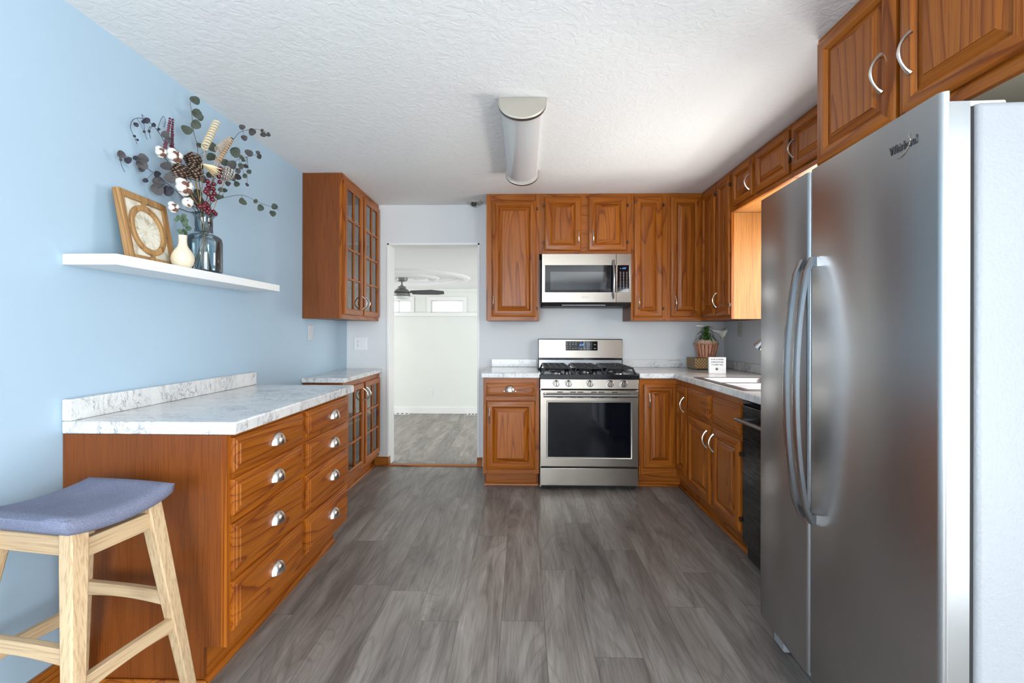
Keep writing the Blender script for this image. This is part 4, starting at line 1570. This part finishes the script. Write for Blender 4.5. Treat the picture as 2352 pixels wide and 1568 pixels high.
PXM = .30612 / 490
cot = [(812, 487, 40, -1.52, 'cotton boll at the upper left of the bouquet beside the maroon spike'), (915, 518, 54, -1.49, 'pair of cotton tufts left of the pine cones'),
       (985, 748, 62, -1.45, 'largest cotton boll with brown bracts below the pine cones'), (1018, 865, 40, -1.45, 'round white cotton boll just above the vase rim'),
       (905, 900, 38, -1.47, 'lowest cotton boll over the top of the wooden frame')]
for i, (x, y, s, X, lb) in enumerate(cot):
    rnd = random.Random(20 + i)
    b2, n = foot()
    r = thing('cotton_stem', lb, 'cotton stem', b2, 0, 'dried stems in the blue glass vase')
    c = cpt(x, y, X)
    stem_to(r, b2, n, c, 'stem_brown')
    R = s * PXM
    cl = c - b2
    mb = MB()
    for k in range(4 if i != 3 else 1):
        a = k * PI / 2 + .4
        off = Vector((.25 * R * math.cos(a * 2.1), R * .48 * math.cos(a), R * .48 * math.sin(a))) if i != 3 else Vector((0, 0, 0))
        blob(mb, cl + off, R * (.54 if i != 3 else .9), 'cotton', rnd, lump=.10)
    mb.build('cotton_boll', r, sharp=3)
    for k in range(4):
        a = k * PI / 2 + .9
        mb = MB()
        d = Vector((.55, .62 * math.cos(a), .62 * math.sin(a) - .15))
        blob(mb, cl + d * R * .72, R * .42, 'boll_brown', rnd, (.5, .55 + .5 * abs(math.cos(a)), .55 + .5 * abs(math.sin(a))), 8, 6, .03)
        mb.build('bract', r, sharp=3)

pc = [(962, 638, 58, -1.46, 'pine_scale', 'brown pine cone at the lower left of the cone cluster'), (1066, 640, 58, -1.44, 'pine_scale', 'brown pine cone at the lower right of the cone cluster'),
      (1060, 548, 54, -1.48, 'pine_scale', 'brown pine cone at the top of the cone cluster'), (1302, 650, 56, -1.42, 'pine_frosted', 'frosted whitish pine cone on the right side of the bouquet')]
for i, (x, y, s, X, mt, lb) in enumerate(pc):
    rnd = random.Random(40 + i)
    b2, n = foot()
    r = thing('pine_cone', lb, 'pine cone', b2, 0, 'dried stems in the blue glass vase')
    c = cpt(x, y, X)
    R = s * PXM
    stem_to(r, b2, n, c - Vector((0, 0, R * .7)), 'stem_tan')
    mb = MB()
    cl = c - b2
    ax = Vector((.25, rnd.uniform(-.35, .35), 1)).normalized()
    if i == 3:
        ax = Vector((.5, .6, .4)).normalized()
    u = ax.orthogonal().normalized()
    w = ax.cross(u)
    blob(mb, cl, R * .72, mt, rnd, lump=.02)
    rows = 9
    for j in range(rows):
        h = -.85 + 1.75 * j / (rows - 1)
        q = R * max(.18, math.sqrt(max(0, 1 - (h * .92) ** 2)) * .98)
        nn = max(4, int(11 * q / R))
        for k in range(nn):
            t = 2 * PI * (k + .5 * (j % 2)) / nn
            d = u * math.cos(t) + w * math.sin(t)
            e = ax.cross(d)
            p = cl + ax * h * R + d * q
            tw = R * .22
            a1, a2 = p - d * R * .35 - e * tw, p - d * R * .35 + e * tw
            tip = p + ax * R * .07
            mb.raw([a1, a2, p + e * tw * .8, tip, p - e * tw * .8, p - ax * R * .10], [(0, 1, 2, 3, 4), (0, 5, 1), (1, 5, 2), (0, 4, 5)], mt)
            mb.raw([p + e * tw * .8, tip, p - e * tw * .8, p - ax * R * .10 + d * .0008], [(0, 1, 2, 3)], 'pine_tip' if i != 3 else 'lily_white')
    mb.build('cone', r, sharp=.3)

# curled wood picks
for i, (xa, ya, xb_, yb_, wd, mt, X, lb) in enumerate(((1143, 452, 1232, 265, 24, 'cream_wood', -1.46, 'tall cream curled wood pick in the middle of the bouquet'),
                                                     (1240, 470, 1335, 392, 24, 'grey_wood', -1.43, 'short greyish curled wood pick right of the tall cream one'),
                                                     (1245, 560, 1340, 400, 17, 'tan_wood', -1.42, 'tan curled wood pick leaning right in the bouquet'))):
    b2, n = foot()
    r = thing('curled_wood_pick', lb, 'wood pick', b2, 0, 'dried stems in the blue glass vase')
    A, B_ = cpt(xa, ya, X), cpt(xb_, yb_, X - .01)
    stem_to(r, b2, n, A, 'tan_wood', .0015)
    ax = (B_ - A).normalized()
    u = ax.orthogonal().normalized()
    w = ax.cross(u)
    turns, st = 10, 20
    q = wd * PXM
    mb = MB()
    rings = []
    for k in range(turns * st + 1):
        t = 2 * PI * k / st
        c0 = A + (B_ - A) * (k / (turns * st)) - b2
        d = u * math.cos(t) + w * math.sin(t)
        hh = (B_ - A).length / turns * .27
        rings.append([c0 + d * q - ax * hh, c0 + d * q + ax * hh, c0 + d * (q - .0012) + ax * hh, c0 + d * (q - .0012) - ax * hh])
    mb.rings(rings, mt)
    mb.build('spiral', r, sharp=.8)

# cream dried flower
b2, n = foot()
r = thing('sola_flower', 'cream dried flower with layered petals in front of the pine cones', 'dried flower', b2, 0, 'dried stems in the blue glass vase')
A, B_ = cpt(1118, 572, -1.44), cpt(1240, 640, -1.40)
stem_to(r, b2, n, A, 'cream_wood', .0015)
mb = MB()
rnd = random.Random(77)
ax = (B_ - A).normalized()
sd = ax.cross(Vector((1, 0, 0))).normalized()
for k in range(22):
    sp_ = rnd.uniform(-.34, .34)
    d = (ax + sd * sp_ + Vector((1, 0, 0)) * rnd.uniform(-.2, .35)).normalized()
    l2 = (B_ - A).length * rnd.uniform(.78, 1.08)
    e = d.cross(Vector((1, .2, .1))).normalized() * .0052
    a = A - b2 + d * .008
    mb.raw([a - e * .3, a + e * .3, a + d * l2 * .6 + e, a + d * l2 + Vector((.004, 0, -.002)), a + d * l2 * .6 - e], [(0, 1, 2, 3, 4)], 'cream_wood')
mb.build('petals', r)

# berry sprays
bs = [([(1165, 705), (1172, 735), (1160, 765), (1168, 800), (1210, 727), (1210, 765), (1216, 798), (1196, 822), (1205, 845), (1150, 785), (1190, 760), (1257, 712), (1250, 672), (1262, 610), (1262, 640)], 'upper spray of dark red berries hanging below the cream flower'),
      ([(1140, 890), (1165, 885), (1175, 912), (1160, 930), (1172, 945), (1210, 935), (1224, 950), (1130, 895), (1108, 895), (1140, 912), (1150, 872)], 'lower cluster of dark red berries at the vase rim')]
for i, (pts, lb) in enumerate(bs):
    rnd = random.Random(60 + i)
    b2, n = foot()
    r = thing('berry_spray', lb, 'berry spray', b2, 0, 'dried stems in the blue glass vase')
    X = -1.42 if i == 0 else -1.435
    mid = cpt(1185, 780, X - .01) if i == 0 else cpt(1155, 905, X - .01)
    top = cpt(1240, 640, X - .01) if i == 0 else cpt(1205, 930, X - .01)
    mb = MB()
    path = [p - b2 for p in smooth_path([b2, n, mid, top])]
    mb.tube(path, .0014, 'stem_brown', 6)
    cs = [cpt(x, y, X + rnd.uniform(-.008, .012)) - b2 for x, y in pts]
    for c in cs:
        near = min(path, key=lambda p: (p - c).length)
        mb.tube([near, c], .0006, 'stem_brown', 5)
    mb.build('stem', r)
    for c in cs:
        mb = MB()
        blob(mb, c, 16 * PXM, 'berry_red', rnd, lump=0.0, n=14, m=10)
        mb.build('berry', r, sharp=3)

# ------------------------------------------------------------------ things in the sink corner
r = thing('metal_riser', 'small pierced brass riser under the basket in the counter corner', 'riser', (1.560, 3.955, ZC + .0006))
mb = MB()
mb.lathe([(.006, 0), (.007, .004), (.004, .009), (.004, .014)], 'brass_riser', 10, (-.105, -.085, 0))
for x, y in ((-.105, -.085), (.105, -.085), (-.105, .085), (.105, .085)):
    m3 = MB()
    m3.lathe([(.004, 0), (.007, .004), (.007, .008), (.004, .012)], 'brass_riser', 10, (x, y, 0))
    m3.build('foot', r)
mb = MB()
mb.box(-.122, .122, -.100, .100, .012, .018, 'brass_riser')
mb.box(-.122, .122, -.100, .100, .092, .098, 'brass_riser')
mb.build('tray', r, bevel=.002)
mb = MB()
mb.box(-.119, .119, -.097, -.094, .018, .092, 'pierced_metal')
mb.box(-.119, .119, .094, .097, .018, .092, 'pierced_metal')
mb.box(-.119, -.116, -.094, .094, .018, .092, 'pierced_metal')
mb.box(.116, .119, -.094, .094, .018, .092, 'pierced_metal')
mb.build('side_wall', r, smooth=False)

BX, BYY, BZ = 1.570, 3.950, ZC + .0006 + .0986
r = thing('slatted_basket', 'round slatted wooden basket holding the lily plant', 'basket', (BX, BYY, BZ))
ns = 18
for k in range(ns):
    a0, a1 = 2 * PI * (k + .13) / ns, 2 * PI * (k + .87) / ns
    mb = MB()

    def q(a, rad, z):
        return (rad * math.cos(a), rad * math.sin(a), z)
    am = (a0 + a1) / 2
    mb.rings([[q(a0, .066, 0), q(am, .069, 0), q(a1, .066, 0), q(a1, .062, 0), q(a0, .062, 0)], [q(a0, .080, .06), q(am, .084, .06), q(a1, .080, .06), q(a1, .076, .06), q(a0, .076, .06)], [q(a0, .095, .122), q(am, .098, .122), q(a1, .095, .122), q(a1, .091, .122), q(a0, .091, .122)]], 'basket_slat')
    mb.build('slat', r)
mb = MB()
for rad, z in ((.099, .118), (.0715, .006)):
    mb.tube([(rad * math.cos(2 * PI * k / 32), rad * math.sin(2 * PI * k / 32), z) for k in range(33)], .0048, 'basket_slat', 6)
mb.build('hoop', r)
mb = MB()
mb.lathe([(.0585, .001), (.088, .116)], 'boll_brown', 24)  # dark brown puts the shade between the slats into the liner's colour
mb.lathe([(.0885, .1165), (.080, .135), (.074, .150), (.070, .135), (.02, .130)], 'sand_paper', 24, cap0=False)
mb.build('liner', r)
r = thing('lily_plant', 'leafy green lily plant with white trumpet flowers in the slatted basket', 'potted plant', (BX, BYY, BZ + .128))
rnd = random.Random(12)
mb = MB()
mb.tube([(0, 0, .004), (.004, 0, .06), (0, -.01, .125)], .004, 'plant_green', 6)
mb.build('stem', r)
for k in range(46):
    t = k / 46
    a = k * 2.4
    z = .015 + .105 * t ** 1.3
    ln = .115 * (1 - .62 * t) * rnd.uniform(.8, 1.15)
    d = Vector((math.cos(a), math.sin(a), 0))
    sd = Vector((-d.y, d.x, 0))
    wd = .0095
    prof = [(0, 0, .5), (.3, .22 + .25 * t, 1), (.65, .18 + .45 * t, .85), (1.0, -.25 + .75 * t, .08)]
    mb = MB()
    rings = []
    for s_, up, ww in prof:
        c0 = Vector((0, 0, z)) + d * ln * s_ + Vector((0, 0, up * ln))
        rings.append([c0 - sd * wd * ww, c0 + Vector((0, 0, -.0018)), c0 + sd * wd * ww, c0 + Vector((0, 0, .0008))])
    mb.rings(rings, 'plant_green')
    mb.build('leaf', r)
rootp = Vector((BX, BYY, BZ + .128))
for pts, rads in (((at(1628, 756, Y=3.93), at(1645, 760, Y=3.90), at(1655, 762, Y=3.88), at(1663, 766, Y=3.86)), (.004, .010, .020, .044)),
                  ((at(1620, 750, Y=3.95), at(1612, 748, Y=3.94), at(1602, 748, Y=3.93), at(1598, 748, Y=3.93)), (.004, .009, .007, .002))):
    mb = MB()
    pp = [p - rootp for p in pts]
    n = 18
    prev = None
    rings = []
    for i, p in enumerate(pp):
        t = (pp[min(i + 1, 3)] - pp[max(i - 1, 0)]).normalized()
        u = t.orthogonal().normalized()
        w = t.cross(u)
        big = i == 3 and rads[3] > .02
        rings.append([p + (u * math.cos(2 * PI * k / n) + w * math.sin(2 * PI * k / n)) * rads[i] * (1 + (.28 * math.cos(3 * 2 * PI * k / n * 2) if big else 0)) for k in range(n)])
    mb.rings(rings, 'lily_white', True, rads[3] < .02)
    mb.build('flower', r, sharp=2)

r = thing('greeting_sign', 'small white block sign with dark lettering and a paw print, near the sink', 'sign', (1.489, 3.53, ZC + .0006), -.03)
mb = MB()
mb.box(-.0635, .0635, 0, .022, 0, .125, 'white_shelf')
bk = mb.build('block', r, bevel=.0015)
for txt, z, sx in (('HOME IS WHERE', .103, .86), ('SOMEONE RUNS', .083, .84), ('TO GREET YOU', .063, .84)):
    text_part(txt, .0150, 'dark_print', bk, 'lettering', (-.004, -.0008, z), .0004, sx=sx)
mb = MB()
mb.lathe([(.0062, -.0012), (.0062, -.0002)], 'dark_print', 16, (-.006, 0, .031), 'y', sy=.85)
for x, z in ((-.0082, .036), (-.0032, .0415), (.0032, .0415), (.0082, .036)):
    mb.lathe([(.0030, -.0012), (.0030, -.0002)], 'dark_print', 12, (-.006 + x, 0, z), 'y', sy=1.25)
mb.build('paw_print', bk)
mb = MB()
mb.box(-.050, -.022, -.0010, -.0002, .0305, .0313, 'print_grey')
mb.box(.010, .036, -.0010, -.0002, .0305, .0313, 'print_grey')
mb.build('rule_line', bk, smooth=False)

# ------------------------------------------------------------------ stool
r = thing('bar_stool', 'light wood bar stool with a blue-grey padded saddle seat', 'stool', (-1.297, 1.318, 0), math.radians(-9))
ZT = .747
mb = MB()
nx, ny = 16, 16
a_, b2 = .175, .162


def seat_pt(i, j, top):
    u, v = -1 + 2 * i / nx, -1 + 2 * j / ny
    # squircle mapping for rounded corners
    x = a_ * u * math.sqrt(1 - .10 * v * v * (abs(u) ** 4))
    y = b2 * v * math.sqrt(1 - .10 * u * u * (abs(v) ** 4))
    edge = max(abs(u), abs(v))
    rnd_ = (max(0, edge - .82) / .18) ** 2
    dip = .022 * (v * v) - .020
    z = ZT + dip
    return (x, y, z - .012 * rnd_) if top else (x * (1 - .02 * rnd_), y * (1 - .02 * rnd_), z - .050 + .012 * rnd_)


vt, vb = [], []
for top in (True, False):
    for j in range(ny + 1):
        for i in range(nx + 1):
            (vt if top else vb).append(seat_pt(i, j, top))
fs = []
N = nx + 1
for j in range(ny):
    for i in range(nx):
        fs.append((j * N + i, j * N + i + 1, (j + 1) * N + i + 1, (j + 1) * N + i))
mb.raw(vt, fs, 'blue_fabric')
mb.raw(vb, [f[::-1] for f in fs], 'blue_fabric')
ring = [(i, 0) for i in range(nx)] + [(nx, j) for j in range(ny)] + [(i, ny) for i in range(nx, 0, -1)] + [(0, j) for j in range(ny, 0, -1)]
vs = [vt[j * N + i] for i, j in ring] + [vb[j * N + i] for i, j in ring]
n = len(ring)
mb.raw(vs, [(k, (k + 1) % n, n + (k + 1) % n, n + k) for k in range(n)], 'blue_fabric')
mb.build('seat', r, sharp=1.4)


def legp(sx, sy, z):
    t = 1 - z / .69
    return Vector((sx * (.125 + .100 * t), sy * (.105 + (.075 if sy < 0 else .065) * t), z))


def bar(p, q, w0, h0, w1=None, h1=None, mat='ash_wood', up=(0, 0, 1), arch=0.0):
    mb = MB()
    t = (q - p).normalized()
    u = Vector(up)
    sdv = t.cross(u).normalized()
    u = sdv.cross(t)
    rings = []
    for k in range(9):
        f = k / 8
        c = p + (q - p) * f + Vector((0, 0, arch * math.sin(PI * f)))
        w, h = w0 + ((w1 or w0) - w0) * f, (h0 + ((h1 or h0) - h0) * f) * (1 - .18 * math.sin(PI * f) * (1 if arch else 0))
        rings.append([c - sdv * w - u * h, c + sdv * w - u * h, c + sdv * w + u * h, c - sdv * w + u * h])
    mb.rings(rings, mat)
    return mb


for sx in (-1, 1):
    for sy in (-1, 1):
        top = legp(sx, sy, .693)
        bot = legp(sx, sy, 0.0)
        mb = MB()
        rings = []
        for z, w in ((0, .0145), (.35, .019), (.62, .022), (.702, .022)):
            c = legp(sx, sy, z)
            zc = z
            rings.append([(c.x - w, c.y - w, zc), (c.x + w, c.y - w, zc), (c.x + w, c.y + w, zc), (c.x - w, c.y + w, zc)])
        mb.rings(rings, 'ash_wood')
        mb.build('leg', r, bevel=.004)
for a, c, z, nm in (((-1, 1), (1, 1), .655, 'apron'), ((-1, -1), (1, -1), .655, 'apron'), ((1, -1), (1, 1), .640, 'apron'), ((-1, -1), (-1, 1), .640, 'apron'),
                    ((-1, 1), (1, 1), .385, 'stretcher'), ((-1, -1), (1, -1), .385, 'stretcher'), ((1, -1), (1, 1), .305, 'stretcher'), ((-1, -1), (-1, 1), .305, 'stretcher')):
    p, q = legp(*a, z), legp(*c, z)
    d = (q - p).normalized() * .012
    hh = .026 if nm == 'apron' else .022
    bar(p + d, q - d, .011, hh, arch=.006 if nm == 'stretcher' else 0.0, mat='ash_wood_x' if a[1] == c[1] else 'ash_wood_y').build(nm, r, bevel=.003)
